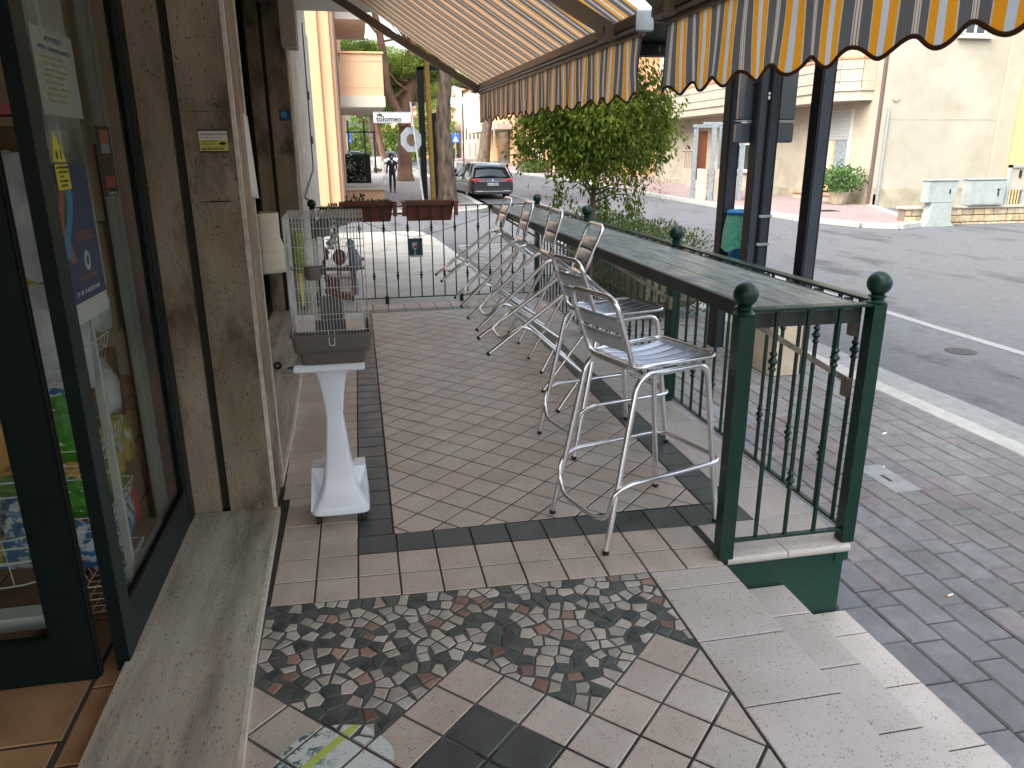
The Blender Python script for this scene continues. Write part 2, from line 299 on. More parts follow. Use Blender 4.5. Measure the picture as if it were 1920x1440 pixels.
def brick_mat(name, ca, cb, cm, sx, sy):
    m = bpy.data.materials.new(name); m.use_nodes = True; t = m.node_tree; b = t.nodes['Principled BSDF']; L = t.links.new
    geo = N(t, 'ShaderNodeNewGeometry'); br = N(t, 'ShaderNodeTexBrick'); mp = N(t, 'ShaderNodeMapping'); mp.inputs['Rotation'].default_value = (0, 0, R(90))
    br.inputs['Color1'].default_value = c4(ca); br.inputs['Color2'].default_value = c4(cb); br.inputs['Mortar'].default_value = c4(cm)
    br.inputs['Scale'].default_value = 1; br.inputs['Brick Width'].default_value = sx; br.inputs['Row Height'].default_value = sy; br.inputs['Mortar Size'].default_value = .012
    L(geo.outputs['Position'], mp.inputs[0]); L(mp.outputs[0], br.inputs['Vector'])
    nz = N(t, 'ShaderNodeTexNoise'); nz.inputs['Scale'].default_value = 1.3; nz.inputs['Detail'].default_value = 6; L(geo.outputs['Position'], nz.inputs['Vector'])
    mr = N(t, 'ShaderNodeMapRange'); mr.inputs[3].default_value = .7; mr.inputs[4].default_value = 1.3; L(nz.outputs[0], mr.inputs[0])
    mm = N(t, 'ShaderNodeMix', data_type='RGBA', blend_type='MULTIPLY'); mm.inputs[0].default_value = 1
    L(br.outputs['Color'], mm.inputs[6]); L(mr.outputs[0], mm.inputs[7]); L(mm.outputs[2], b.inputs['Base Color']); b.inputs['Roughness'].default_value = .85
    return m
M_pavfar = brick_mat('far_paving', (.27, .25, .245), (.21, .19, .19), (.1, .095, .09), .27, .16)
M_redfar = brick_mat('far_red_paving', (.27, .20, .195), (.225, .165, .16), (.13, .105, .10), .25, .13)

# ------------------------------------------------------------------ mesh helpers
class MB:
    def __init__(s): s.v = []; s.f = []
    def add(s, vs, fs):
        o = len(s.v); s.v += [tuple(v) for v in vs]; s.f += [tuple(i+o for i in f) for f in fs]; return s
    def box(s, x0, x1, y0, y1, z0, z1):
        return s.add([(x0, y0, z0), (x1, y0, z0), (x1, y1, z0), (x0, y1, z0), (x0, y0, z1), (x1, y0, z1), (x1, y1, z1), (x0, y1, z1)],
                     [(0, 3, 2, 1), (4, 5, 6, 7), (0, 1, 5, 4), (1, 2, 6, 5), (2, 3, 7, 6), (3, 0, 4, 7)])
    def bev(s, x0, x1, y0, y1, z0, z1, b=.004):
        p = lambda d, z: [(x0+d, y0+d, z), (x1-d, y0+d, z), (x1-d, y1-d, z), (x0+d, y1-d, z)]
        vs = p(b, z0)+p(0, z0+b)+p(0, z1-b)+p(b, z1)
        fs = [(3, 2, 1, 0), (12, 13, 14, 15)]
        for k in range(3):
            for i in range(4): j = (i+1) % 4; fs.append((k*4+i, k*4+j, k*4+4+j, k*4+4+i))
        return s.add(vs, fs)
    def obox(s, a, b, w, h, up=(0, 0, 1)):
        a, b = Vector(a), Vector(b); d = (b-a).normalized(); u = Vector(up)
        if abs(d.dot(u)) > .98: u = Vector((1, 0, 0))
        r = d.cross(u).normalized(); u = r.cross(d).normalized(); vs = []
        for p in (a, b):
            for q in ((-1, -1), (1, -1), (1, 1), (-1, 1)): vs.append(p+r*q[0]*w/2+u*q[1]*h/2)
        return s.add(vs, [(0, 1, 2, 3), (7, 6, 5, 4), (0, 4, 5, 1), (1, 5, 6, 2), (2, 6, 7, 3), (3, 7, 4, 0)])
    def prism(s, poly, z0, z1, ch=0):
        n = len(poly)
        if ch:
            cx = sum(p[0] for p in poly)/n; cy = sum(p[1] for p in poly)/n
            inner = inset(poly, ch)
            if inner is None or len(inner) != n: return s.prism(poly, z0, z1)
            vs = [(x, y, z0) for x, y in poly]+[(x, y, z1-ch) for x, y in poly]+[(x, y, z1) for x, y in inner]
            fs = [tuple(2*n+i for i in range(n))]
            for k in (0, 1):
                for i in range(n): j = (i+1) % n; fs.append((k*n+i, k*n+j, (k+1)*n+j, (k+1)*n+i))
            return s.add(vs, fs)
        vs = [(x, y, z0) for x, y in poly]+[(x, y, z1) for x, y in poly]
        fs = [tuple(range(n-1, -1, -1)), tuple(range(n, 2*n))]+[(i, (i+1) % n, n+(i+1) % n, n+i) for i in range(n)]
        return s.add(vs, fs)
    def tube(s, pts, r, n=8, closed=False, cap=True, radii=None):
        P = [Vector(p) for p in pts]; k = len(P); vs = []; up = None
        for i, p in enumerate(P):
            a = P[i-1] if (i > 0 or closed) else P[i]; b = P[(i+1) % k] if (i < k-1 or closed) else P[i]
            d = (b-a)
            d = d.normalized() if d.length > 1e-9 else Vector((0, 0, 1))
            if up is None:
                up = Vector((0, 0, 1)) if abs(d.z) < .9 else Vector((1, 0, 0))
            x = d.cross(up)
            if x.length < 1e-5: x = d.cross(Vector((0, 1, .3)))
            x.normalize(); y = x.cross(d).normalized(); up = y
            rr = radii[i] if radii else r
            for j in range(n):
                t = 2*math.pi*j/n; vs.append(p+x*math.cos(t)*rr+y*math.sin(t)*rr)
        fs = []; m = k if closed else k-1
        for i in range(m):
            for j in range(n):
                a = i*n+j; b = i*n+(j+1) % n; i2 = (i+1) % k
                fs.append((a, b, i2*n+(j+1) % n, i2*n+j))
        if cap and not closed: fs += [tuple(range(n-1, -1, -1)), tuple(range((k-1)*n, k*n))]
        return s.add(vs, fs)
    def lathe(s, prof, c=(0, 0, 0), n=14, ax='z', sx=1, sy=1):
        vs = []; fs = []; k = len(prof)
        for r, z in prof:
            for j in range(n):
                t = 2*math.pi*j/n; p = (r*math.cos(t)*sx, r*math.sin(t)*sy, z)
                if ax == 'x': p = (p[2], p[0], p[1])
                if ax == 'y': p = (p[0], p[2], p[1])
                vs.append((p[0]+c[0], p[1]+c[1], p[2]+c[2]))
        for i in range(k-1):
            for j in range(n): fs.append((i*n+j, i*n+(j+1) % n, (i+1)*n+(j+1) % n, (i+1)*n+j))
        fs += [tuple(range(n-1, -1, -1)), tuple(range((k-1)*n, k*n))]
        return s.add(vs, fs)
    def ball(s, c, r, n=12, sc_=(1, 1, 1)):
        prof = [(max(1e-4, r*math.sin(math.pi*i/8)), -r*math.cos(math.pi*i/8)) for i in range(9)]
        o = len(s.v); s.lathe(prof, (0, 0, 0), n)
        for i in range(o, len(s.v)): v = s.v[i]; s.v[i] = (v[0]*sc_[0]+c[0], v[1]*sc_[1]+c[1], v[2]*sc_[2]+c[2])
        return s
    def grid(s, P):
        a = len(P); b = len(P[0]); vs = [p for row in P for p in row]
        return s.add(vs, [(i*b+j, i*b+j+1, (i+1)*b+j+1, (i+1)*b+j) for i in range(a-1) for j in range(b-1)])
    def build(s, name, m, parent=None, smooth=None, kind=None, label=None, attr=None):
        me = bpy.data.meshes.new(name); me.from_pydata(s.v, [], s.f); me.validate(); me.update()
        if attr:
            A = me.attributes.new(attr[0], 'FLOAT', 'POINT'); A.data.foreach_set('value', attr[1])
        o = bpy.data.objects.new(name, me); COL.objects.link(o)
        if m: me.materials.append(m)
        if smooth is not None:
            bm = bmesh.new(); bm.from_mesh(me); bmesh.ops.recalc_face_normals(bm, faces=bm.faces); bm.to_mesh(me); bm.free()
            me.shade_smooth(); me.set_sharp_from_angle(angle=R(smooth))
        if parent: o.parent = parent
        if kind: o['kind'] = kind
        if label: o['label'] = label
        return o
def inset(poly, d):
    """inset a convex polygon by d; None if it vanishes"""
    n = len(poly); ar = sum(poly[i][0]*poly[(i+1) % n][1]-poly[(i+1) % n][0]*poly[i][1] for i in range(n))
    P = list(poly) if ar > 0 else list(reversed(poly))
    out = list(P)
    for i in range(n):
        a, b = P[i], P[(i+1) % n]; dx, dy = b[0]-a[0], b[1]-a[1]; l = math.hypot(dx, dy)
        if l < 1e-9: continue
        nx, ny = -dy/l, dx/l
        out = clip(out, nx, ny, nx*a[0]+ny*a[1]+d)
        if len(out) < 3: return None
    out = [v for k_, v in enumerate(out) if math.hypot(v[0]-out[k_-1][0], v[1]-out[k_-1][1]) > 2e-4]
    return out if len(out) > 2 else None
def clip(poly, nx, ny, c):
    """keep the side nx*x+ny*y >= c"""
    out = []; n = len(poly)
    for i in range(n):
        a, b = poly[i], poly[(i+1) % n]; da = nx*a[0]+ny*a[1]-c; db = nx*b[0]+ny*b[1]-c
        if da >= 0: out.append(a)
        if (da > 0 > db) or (da < 0 < db):
            t = da/(da-db); out.append((a[0]+(b[0]-a[0])*t, a[1]+(b[1]-a[1])*t))
    return out
def area(p): return abs(sum(p[i][0]*p[(i+1) % len(p)][1]-p[(i+1) % len(p)][0]*p[i][1] for i in range(len(p))))/2
def rounded(pts, r=.04, n=5, closed=False):
    P = [Vector(p) for p in pts]; k = len(P); out = []
    for i in range(k):
        if not closed and i in (0, k-1): out.append(P[i]); continue
        a, b, c = P[i-1], P[i], P[(i+1) % k]
        ra = min(r, (a-b).length*.48); rc = min(r, (c-b).length*.48)
        s = b+(a-b).normalized()*ra; e = b+(c-b).normalized()*rc
        for j in range(n+1):
            t = j/n; out.append(s*(1-t)**2+b*2*t*(1-t)+e*t*t)
    return out
def thing(name, label, cat, loc=(0, 0, 0), rotz=0, group=None, rot=None):
    o = bpy.data.objects.new(name, None); COL.objects.link(o); o.empty_display_size = .1
    o.location = loc; o.rotation_euler = rot or (0, 0, rotz); o['label'] = label; o['category'] = cat
    if group: o['group'] = group
    return o
def tag(o, label, cat, group=None):
    o['label'] = label; o['category'] = cat
    if group: o['group'] = group
    return o
def dup(root, loc=None, rot=None, label=None):
    r = root.copy(); COL.objects.link(r)
    if loc is not None: r.location = loc
    if rot is not None: r.rotation_euler = rot
    if label: r['label'] = label
    for ch in list(root.children):
        c = ch.copy(); COL.objects.link(c); c.parent = r
        for g in list(ch.children):
            d = g.copy(); COL.objects.link(d); d.parent = c
    return r
def inst(src, loc, rot=(0, 0, 0), scale=(1, 1, 1), parent=None):
    o = src.copy(); COL.objects.link(o); o.location = loc; o.rotation_euler = rot; o.scale = scale
    if parent: o.parent = parent
    return o
def text(body, size, m, loc, rot, parent=None, name='lettering', bold=0, align='LEFT'):
    cu = bpy.data.curves.new(name, 'FONT'); cu.body = body; cu.size = size; cu.extrude = .0004; cu.offset = bold; cu.align_x = align; cu.resolution_u = 3
    t = bpy.data.objects.new(name+'_tmp', cu); COL.objects.link(t); bpy.context.view_layer.update()
    me = bpy.data.meshes.new_from_object(t.evaluated_get(bpy.context.evaluated_depsgraph_get()))
    COL.objects.unlink(t); bpy.data.objects.remove(t)
    o = bpy.data.objects.new(name, me); COL.objects.link(o); me.materials.clear(); me.materials.append(m)
    o.location = loc; o.rotation_euler = rot
    if parent: o.parent = parent
    return o
def leaves(name, m, centers, ups, size, asp=.42, parent=None, kind=None, droop=None, lv=None, fold=.25):
    """one mesh of many leaf shaped quads; centers (n,3), ups (n,3) long axis"""
    n = len(centers); d = np.asarray(ups, float); d /= np.linalg.norm(d, axis=1)[:, None]+1e-9
    rr = rng.normal(size=(n, 3)); x = np.cross(d, rr); x /= np.linalg.norm(x, axis=1)[:, None]+1e-9
    nn = np.cross(x, d)
    s = np.asarray(size)*np.ones(n)
    s = s[:, None]; c = np.asarray(centers, float)
    v = np.stack([c-d*s*.5, c+x*s*asp*.5+nn*s*fold*.3, c+d*s*.5, c-x*s*asp*.5+nn*s*fold*.3], 1).reshape(-1, 3)
    me = bpy.data.meshes.new(name); me.vertices.add(4*n); me.vertices.foreach_set('co', v.ravel())
    me.loops.add(4*n); me.loops.foreach_set('vertex_index', np.arange(4*n)); me.polygons.add(n)
    me.polygons.foreach_set('loop_start', np.arange(0, 4*n, 4)); me.polygons.foreach_set('loop_total', np.full(n, 4)); me.update()
    if lv is None: lv = rng.random(n)
    A = me.attributes.new('lv', 'FLOAT', 'POINT'); A.data.foreach_set('value', np.repeat(np.clip(lv, 0, 1), 4).astype('f'))
    me.materials.append(m); o = bpy.data.objects.new(name, me); COL.objects.link(o)
    if parent: o.parent = parent
    if kind: o['kind'] = kind
    return o
SL, Y0 = .009, 8.0
def gz(y, base=-.40): return base+SL*max(0, y-Y0)
def struct(o): o['kind'] = 'structure'; return o
def sheet(name, m, poly, base, thick=0):
    """ground sheet following the gentle rise of the street beyond y = 8"""
    P = []
    lo = clip([tuple(p) for p in poly], 0, -1, -Y0); hi = clip([tuple(p) for p in poly], 0, 1, Y0); mb = MB()
    for q in (lo, hi):
        if len(q) > 2: mb.add([(x, y, gz(y, base)) for x, y in q], [tuple(range(len(q)))])
    return struct(mb.build(name, m))

# ================================================================== GROUND
ZR = -.52
sheet('road', M_asph, [(4.99, -12), (13.3, -12), (13.3, 140), (5.9, 140), (5.4, 60), (4.99, 25)], ZR)
sheet('side_road', M_asph, [(-20, 16.9), (4.99, 16.9), (4.99, 25), (-20, 25.6)], ZR+.07)
sheet('side_street', M_asph, [(13.3, -12), (60, -12), (60, 24.4), (13.3, 24.4)], ZR-.004)
mb = MB().add([(-150, -60, -.72), (200, -60, -.72), (200, 8, -.72), (-150, 8, -.72), (200, 300, 1.9), (-150, 300, 1.9)], [(0, 1, 2, 3), (3, 2, 4, 5)])
struct(mb.build('ground', M_asph))
# painted edge line on the near side and far
def strip(name, m, x0, x1, y0, y1, base):
    ys = [y0]+([Y0] if y0 < Y0 < y1 else [])+[y1]; mb = MB()
    for a, b in zip(ys, ys[1:]): mb.add([(x0, a, gz(a, base)), (x1, a, gz(a, base)), (x1, b, gz(b, base)), (x0, b, gz(b, base))], [(0, 1, 2, 3)])
    return mb.build(name, m)
ck = MB()
for k_ in range(9):
    x_, y_ = random.uniform(5.3, 9), random.uniform(2, 9); pts_ = []
    for q_ in range(14): pts_.append((x_, y_)); x_ += random.uniform(-.05, .07); y_ += random.uniform(.03, .12)
    for (a0, b0), (a1, b1) in zip(pts_, pts_[1:]): ck.add([(a0-.006, b0, ZR+.002), (a0+.006, b0, ZR+.002), (a1+.006, b1, ZR+.002), (a1-.006, b1, ZR+.002)], [(0, 1, 2, 3)])
struct(ck.build('road_cracks', M_asphd))
mh = tag(MB().lathe([(.16, ZR-.01), (.16, ZR+.006), (.13, ZR+.007)], (6.45, 6.9, 0), 20).build('road_valve_cover', M_asphd), 'small round dark valve cover in the road surface beyond the kerb', 'cover')
struct(strip('edge_line', M_white, 6.97, 7.11, -12, 60, ZR+.004))
struct(strip('side_line', M_white, 2.1, 3.9, 16.35, 16.5, -.396))
# gutter and kerbs
mb = MB(); ys = np.linspace(-12, 8, 60)
g = MB()
for i, y in enumerate(ys[:-1]):
    wob = lambda yy: 5.0+.012*math.sin(yy*5)+.008*math.sin(yy*13)
    g.add([(4.57, y, -.43), (wob(y), y, -.45), (wob(ys[i+1]), ys[i+1], -.45), (4.57, ys[i+1], -.43),
           (wob(y), y, -.54), (wob(ys[i+1]), ys[i+1], -.54)], [(0, 1, 2, 3), (1, 4, 5, 2)])
struct(g.build('gutter_strip', M_gutter)); struct(strip('gutter_far', M_gutter, 4.57, 5.0, 8, 17, -.43))
g = MB()
ys = np.linspace(-12, 17, 160)
for a, b in zip(ys, ys[1:]):
    f = lambda yy: 5.045+.02*math.sin(yy*4.1)+.018*math.sin(yy*11.3)
    g.add([(4.98, a, gz(a, ZR+.005)), (f(a), a, gz(a, ZR+.005)), (f(b), b, gz(b, ZR+.005)), (4.98, b, gz(b, ZR+.005))], [(0, 1, 2, 3)])
struct(g.build('tar_joint', M_asphd))
kerb = struct(bpy.data.objects.new('kerb', None)) if False else None
kb = MB(); y = -6
kt = thing('kerb', 'white stone kerb running along the brick pavement beside the road', 'kerb')
while y < 17:
    l = 1.0; z = gz(y, -.398)
    MB().bev(4.39, 4.57, y+.004, y+l-.004, z-.12, z, .008).build('kerb_stone', M_kerbw, kt); y += l
# near pavement: bricks built one by one
struct(MB().add([(1.5, -6, -.412), (4.4, -6, -.412), (4.4, 8, -.412), (1.5, 8, -.412), (4.4, 17, -.331), (1.5, 17, -.331)], [(0, 1, 2, 3), (3, 2, 4, 5)]).build('pavement_bed', M_pavj))
pav = struct(MB().add([(1.5, -6, -.413), (4.4, -6, -.413), (4.4, -5.9, -.413), (1.5, -5.9, -.413)], [(0, 1, 2, 3)]).build('pavement', M_pavj))
bricks = []
PW, PL = .1555, .265
cols = int((4.39-1.98)/PW)+1
for i in range(cols):
    x0 = 4.388-(i+1)*PW
    if x0 < 1.95: continue
    y = -1.2+random.random()*.25
    while y < 16.3:
        l = PL if random.random() > .12 else PL/2
        bricks.append((x0, y, l)); y += l
def bkey(b):
    x, y, l = b; return math.hypot(x, y-1.2)
vis = [b for b in bricks if not (b[0] < 2.0 and b[1] < 2.6)]
def infr(b):
    c = _r.dot(Vector((b[0]+.08, b[1]+.13, -2.02))), _f.dot(Vector((b[0]+.08, b[1]+.13, -2.02)))
    return c[1] > 0 and -.72 < c[0]/c[1] < .75
front = sorted([b for b in vis if infr(b)], key=bkey)
near = front[:300]; rest = [b for b in bricks if b not in set(near)]
def mound(w_, l_, b=.008, h=.012):
    return MB().bev(.0025, w_-.0025, .004, l_-.004, -.03, h, b)
protos = {}
for l in (PL, PL/2):
    for mm in (M_paver, M_paverr):
        me = bpy.data.meshes.new('paving_brick'); q = mound(PW, l); me.from_pydata(q.v, [], q.f); me.materials.append(mm); protos[(round(l, 3), mm.name)] = me
def redp(x, y): return .10+.40*(math.sin(x*1.9+y*.55)+1)/2*(1 if y > 3.4 else .45)
for x, y, l in near:
    mm = M_paverr if random.random() < redp(x, y) else M_paver
    o = bpy.data.objects.new('paving_brick', protos[(round(l, 3), mm.name)]); COL.objects.link(o); o.parent = pav
    o.location = (x, y, gz(y, -.411)+random.uniform(-.0025, .0025)); o.rotation_euler = (random.uniform(-.008, .008), random.uniform(-.01, .01), random.uniform(-.012, .012))
ma, mbb = MB(), MB()
for x, y, l in rest:
    q = MB().box(x+.0035, x+PW-.0035, y+.004, y+l-.004, gz(y, -.43), gz(y, -.40)+random.uniform(-.003, .003))
    (mbb if random.random() < redp(x, y) else ma).add(q.v, q.f)
ma.build('paving_bricks', M_paver, pav, kind='stuff'); mbb.build('red_paving_bricks', M_paverr, pav, kind='stuff')
# utility cover in the pavement
o = tag(MB().bev(3.13, 3.32, 3.66, 4.06, -.41, -.392, .004).build('utility_cover', M_gutter), 'pale rectangular utility cover set in the brick pavement beyond the railing', 'cover')
MB().box(3.2, 3.225, 3.8, 3.9, -.3945, -.3915).build('slot', M_dk, o)
# far left pavement beyond the side street, with a rounded corner
cor = [(-6, 25.2), (2.4, 25.2)]+[(2.4+2.0*math.sin(t), 27.2-2.0*math.cos(t)) for t in np.linspace(.2, math.pi/2, 7)]+[(5.2, 60), (5.6, 140), (-6, 140)]
sheet('far_left_pavement', M_pavfar, cor, -.40)
cor2 = cor[1:-1]; k = MB()
for i in range(len(cor2)-1):
    a, b = cor2[i], cor2[i+1]; k.obox((a[0], a[1], gz(a[1], -.45)), (b[0], b[1], gz(b[1], -.45)), .26, .13)
tag(k.build('kerb', M_kerbw), 'pale rounded kerb at the far corner of the side street', 'kerb')
# right-hand pavement
rc = [(13.15, 140), (13.0, 60), (12.9, 26), (13.0, 21), (13.6, 18.7), (14.3, 18.15), (15.1, 18.5), (16.2, 20.6), (17.9, 24.4), (18.4, 24.4), (18.4, 140)]
sheet('right_pavement', M_redfar, rc, -.40)
k = MB()
for i in range(len(rc)-3):
    a, b = rc[i], rc[i+1]; k.obox((a[0], a[1], gz(a[1], -.45)), (b[0], b[1], gz(b[1], -.45)), .28, .13)
tag(k.build('kerb', M_kerbw), 'long pale kerb of the opposite pavement curving into the side street', 'kerb')
tag(MB().add([(x, y, gz(y, -.395)) for x, y in ((14.6, 22.3), (15.3, 22.2), (15.4, 22.9), (14.8, 23.0))], [(0, 1, 2, 3)]).build('drain_cover', M_dk), 'dark drain cover in the red paving across the road', 'cover')

# ================================================================== TERRACE FLOOR
floor = struct(MB().box(-.46, 1.385, -2.5, 2.52, -.30, -.004).build('terrace_floor', M_grout))
q = MB().box(-.62, 1.40, 2.523, 8.40, -.30, -.004).box(1.40, 1.94, 2.61, 8.40, -.30, -.004).box(1.40, 1.98, 2.56, 2.61, -.03, -.004); struct(q.build('terrace_bed', M_grout))
pmesh = {}
def tile(poly, m, name='tile', g_=.0035, ch=.0022, z=0, parent=None):
    q = inset(poly, g_)
    if q is None or area(q) < 2e-5: return None
    cx = sum(p[0] for p in q)/len(q); cy = sum(p[1] for p in q)/len(q)
    key = (m.name, tuple((round(p[0]-cx, 4), round(p[1]-cy, 4)) for p in q))
    if key not in pmesh:
        b = MB().prism([(p[0]-cx, p[1]-cy) for p in q], -.012, 0, ch)
        me = bpy.data.meshes.new(name); me.from_pydata(b.v, [], b.f); me.validate(); me.materials.append(m); pmesh[key] = me
    o = bpy.data.objects.new(name, pmesh[key]); COL.objects.link(o); o.parent = parent or floor
    o.location = (cx, cy, z+random.uniform(-.0008, .0006)); return o
# rows of small square tiles in front of the diagonal field
def s0(x): return 2.56-.0422*(x+.42)
def s1(x): return 2.717-.041*(x+.42)
def s2(x): return 2.888-.032*(x+.42)
def s3(x): return 3.037-.011*(x+.42)
XS = [-.423]+[-.259+.1641*i for i in range(11)]
for i in range(len(XS)-1):
    a, b = XS[i], XS[i+1]
    for lo, hi, k in ((s0, s1, 0), (s1, s2, 1), (s2, s3, 2)):
        if k == 2: m = M_tiled if a > -.12 else M_tile
        else: m = M_tile if random.random() < .8 else M_tile2
        tile([(a, lo(a)), (b, lo(b)), (b, hi(b)), (a, hi(a))], m, 'tile')
tile([(1.382, s2(1.38)), (1.53, s2(1.53)), (1.53, 3.018), (1.382, s3(1.38))], M_tiled); tile([(1.53, s2(1.53)), (1.695, 2.83), (1.695, 3.005), (1.53, 3.018)], M_tiled)
# long columns at the left: two light, one dark
ROW = [3.03+.1532*i for i in range(33)]
nt_ = 0
border = struct(MB().box(-.6, 0, 3.0, 3.001, -.02, -.0139).build('border_tiles', M_grout))
for i in range(32):
    y0, y1 = ROW[i], ROW[i+1]
    xl = -.425-.025*(y0-3)
    for a, b, m in ((xl-.02 if y0 > 3.4 else -.423, -.259, M_tile), (-.259, -.093, M_tile), (-.093, .06, M_tiled)):
        tile([(a, y0), (b, y0), (b, y1), (a, y1)], m, 'tile', parent=border)
    tile([(1.53, y0), (1.69, y0), (1.69, y1), (1.53, y1)], M_tiled, 'tile', parent=border)
# far rows
fx = [-.6, -.43]+[-.259+.171*i for i in range(12)]
for a, b in zip(fx, fx[1:]):
    tile([(a, 7.935), (b, 7.935), (b, 8.10), (a, 8.10)], M_tiled, 'tile', parent=border)
    tile([(a, 8.10), (b, 8.10), (b, 8.40), (a, 8.40)], M_tile, 'tile', parent=border)
# diagonal field
p = .1125
field = struct(MB().box(.06, .061, 3.03, 3.04, -.02, -.0139).build('diagonal_field', M_grout))
cells = []
for i in range(-20, 40):
    for j in range(0, 60):
        if (i+j) % 2: continue
        cx, cy = .067+p*i, 3.095+p*(j-1)
        poly = [(cx, cy-p), (cx+p, cy), (cx, cy+p), (cx-p, cy)]
        for nx, ny, c in ((1, 0, .062), (-1, 0, -1.53), (0, 1, 3.03), (0, -1, -7.93)):
            poly = clip(poly, nx, ny, c)
            if len(poly) < 3: break
        if len(poly) > 2 and area(poly) > 4e-4: cells.append(poly)
cells.sort(key=lambda q: min(v[1] for v in q))
for q in cells[:300]: tile(q, M_tile2 if random.random() < .65 else M_tile, 'diagonal_tile', g_=.0045, parent=field)
far_ = MB()
for q in cells[300:]:
    r_ = inset(q, .003)
    if r_: far_.prism(r_, -.012, 0)
if far_.v: far_.build('diagonal_tiles', M_tile2, field, kind='stuff')
# front diagonal tiles under the mosaic band
frontf = struct(MB().box(.06, .061, 1.0, 1.01, -.02, -.0139).build('entrance_tiles', M_grout))
ax, ay = .256, 2.118
darkc = {(0, -3), (1, -4), (-1, -4), (0, -5)}
def top_of(x):   # lower outline of the mosaic zigzag
    V = [(-.434, 2.118+(-.434+.419)*0+.012), (-.419, 2.118), (-.0815, 1.7805), (.256, 2.118), (.5935, 1.7805), (.931, 2.118), (1.055, 1.994)]
    for a, b in zip(V, V[1:]):
        if a[0] <= x <= b[0]: return a[1]+(b[1]-a[1])*(x-a[0])/(b[0]-a[0])
    return 2.0
dtiles = []
for i in range(-8, 9):
    for j in range(-24, 2):
        if (i+j) % 2 == 0: continue
        cx, cy = ax+p*i, ay+p*j
        if cy > top_of(max(-.43, min(1.05, cx)))-.02: continue
        poly = [(cx, cy-p), (cx+p, cy), (cx, cy+p), (cx-p, cy)]
        poly = clip(poly, 1, 0, -.432); 
        if len(poly) > 2: poly = clip(poly, -1, 0, -1.052)
        if len(poly) < 3 or area(poly) < 4e-4: continue
        m = M_tiled if (i, j) in darkc else (M_tile if random.random() < .75 else M_tile2)
        if m is not M_tiled and i > 3 and random.random() < .4: m = M_tile2
        tile(poly, m, 'diagonal_tile', g_=.0045, ch=.003, parent=frontf); dtiles.append(poly)
# mosaic of broken tiles
mos = struct(MB().box(.06, .061, 2.3, 2.31, -.02, -.0139).build('mosaic_band', M_grout))
zones = [[(-.43, 2.13), (-.419, 2.118), (-.0815, 1.7805), (.256, 2.118), (.27, s0(.27)), (-.43, s0(-.43))],
         [(.256, 2.118), (.5935, 1.7805), (.931, 2.118), (.95, s0(.95)), (.27, s0(.27))],
         [(.931, 2.118), (1.052, 1.997), (1.052, s0(1.052)), (.95, s0(.95))]]
shards = []
Lq = [((-.434, 2.133), (-.0815, 1.7805)), ((-.0815, 1.7805), (.256, 2.118)), ((.256, 2.118), (.5935, 1.7805)), ((.5935, 1.7805), (.931, 2.118)), ((.931, 2.118), (1.055, 1.994))]
S = []; t = 0
while len(S) < 330 and t < 60000:
    t += 1; x, y = random.uniform(-.43, 1.052), random.uniform(1.78, 2.56)
    if y > s0(x)-.008 or y < top_of(x)+.012: continue
    if all((x-a)**2+(y-b)**2 > (.040 if t < 30000 else .032)**2 for a, b in S): S.append((x, y))
for i, (x, y) in enumerate(S):
    c = [(-.43, 1.7), (1.052, 1.7), (1.052, s0(1.052)), (-.43, s0(-.43))]
    for a, b in sorted(S, key=lambda q: (q[0]-x)**2+(q[1]-y)**2)[1:20]:
        nx, ny = x-a, y-b; l = math.hypot(nx, ny); nx /= l; ny /= l
        c = clip(c, nx, ny, nx*(x+a)/2+ny*(y+b)/2)
        if len(c) < 3: break
    for a, b in (Lq[:2] if x < .256 else (Lq[2:4] if x < .931 else Lq[4:])):
        if len(c) < 3: break
        nx, ny = -(b[1]-a[1]), b[0]-a[0]; l = math.hypot(nx, ny); c = clip(c, nx/l, ny/l, (nx*a[0]+ny*a[1])/l)
    if len(c) < 3: continue
    c = [v for k_, v in enumerate(c) if math.hypot(v[0]-c[k_-1][0], v[1]-c[k_-1][1]) > .010]
    for _ in range(2):
        if len(c) > 4 and random.random() < .6:
            k_ = min(range(len(c)), key=lambda q: area([c[q-1], c[q], c[(q+1) % len(c)]])); c.pop(k_)
    if len(c) >= 3 and area(c) > 3e-4: shards.append(c)
print('shards', len(shards))
MB().add([(-.43, 1.70, -.0034), (1.05, 1.70, -.0034), (1.05, s0(1.05), -.0034), (-.43, s0(-.43), -.0034)], [(0, 1, 2, 3)]).build('mosaic_bed', M_mgrout, mos)
for c in shards[:300]:
    u = random.random(); m = M_mosA if u < .57 else (M_mosB if u < .92 else M_mosC)
    tile(c, m, 'mosaic_piece', g_=.0038, ch=.002, parent=mos)
# wide pale tiles forming the top step
wide = struct(MB().box(1.2, 1.201, 1.0, 1.01, -.02, -.0139).build('wide_tiles', M_grout))
YS = [2.361, 2.036, 1.711, 1.386, 1.061, .736, .411, .086, -.24, -.565, -.89, -1.2]
tile([(1.054, 2.361), (1.388, 2.361), (1.388, 2.485), (1.054, 2.497)], M_tilew, 'wide_tile', parent=wide)
for a, b in zip(YS[1:], YS): tile([(1.054, a), (1.388, a), (1.388, b), (1.054, b)], M_tilew, 'wide_tile', g_=.003, parent=wide)
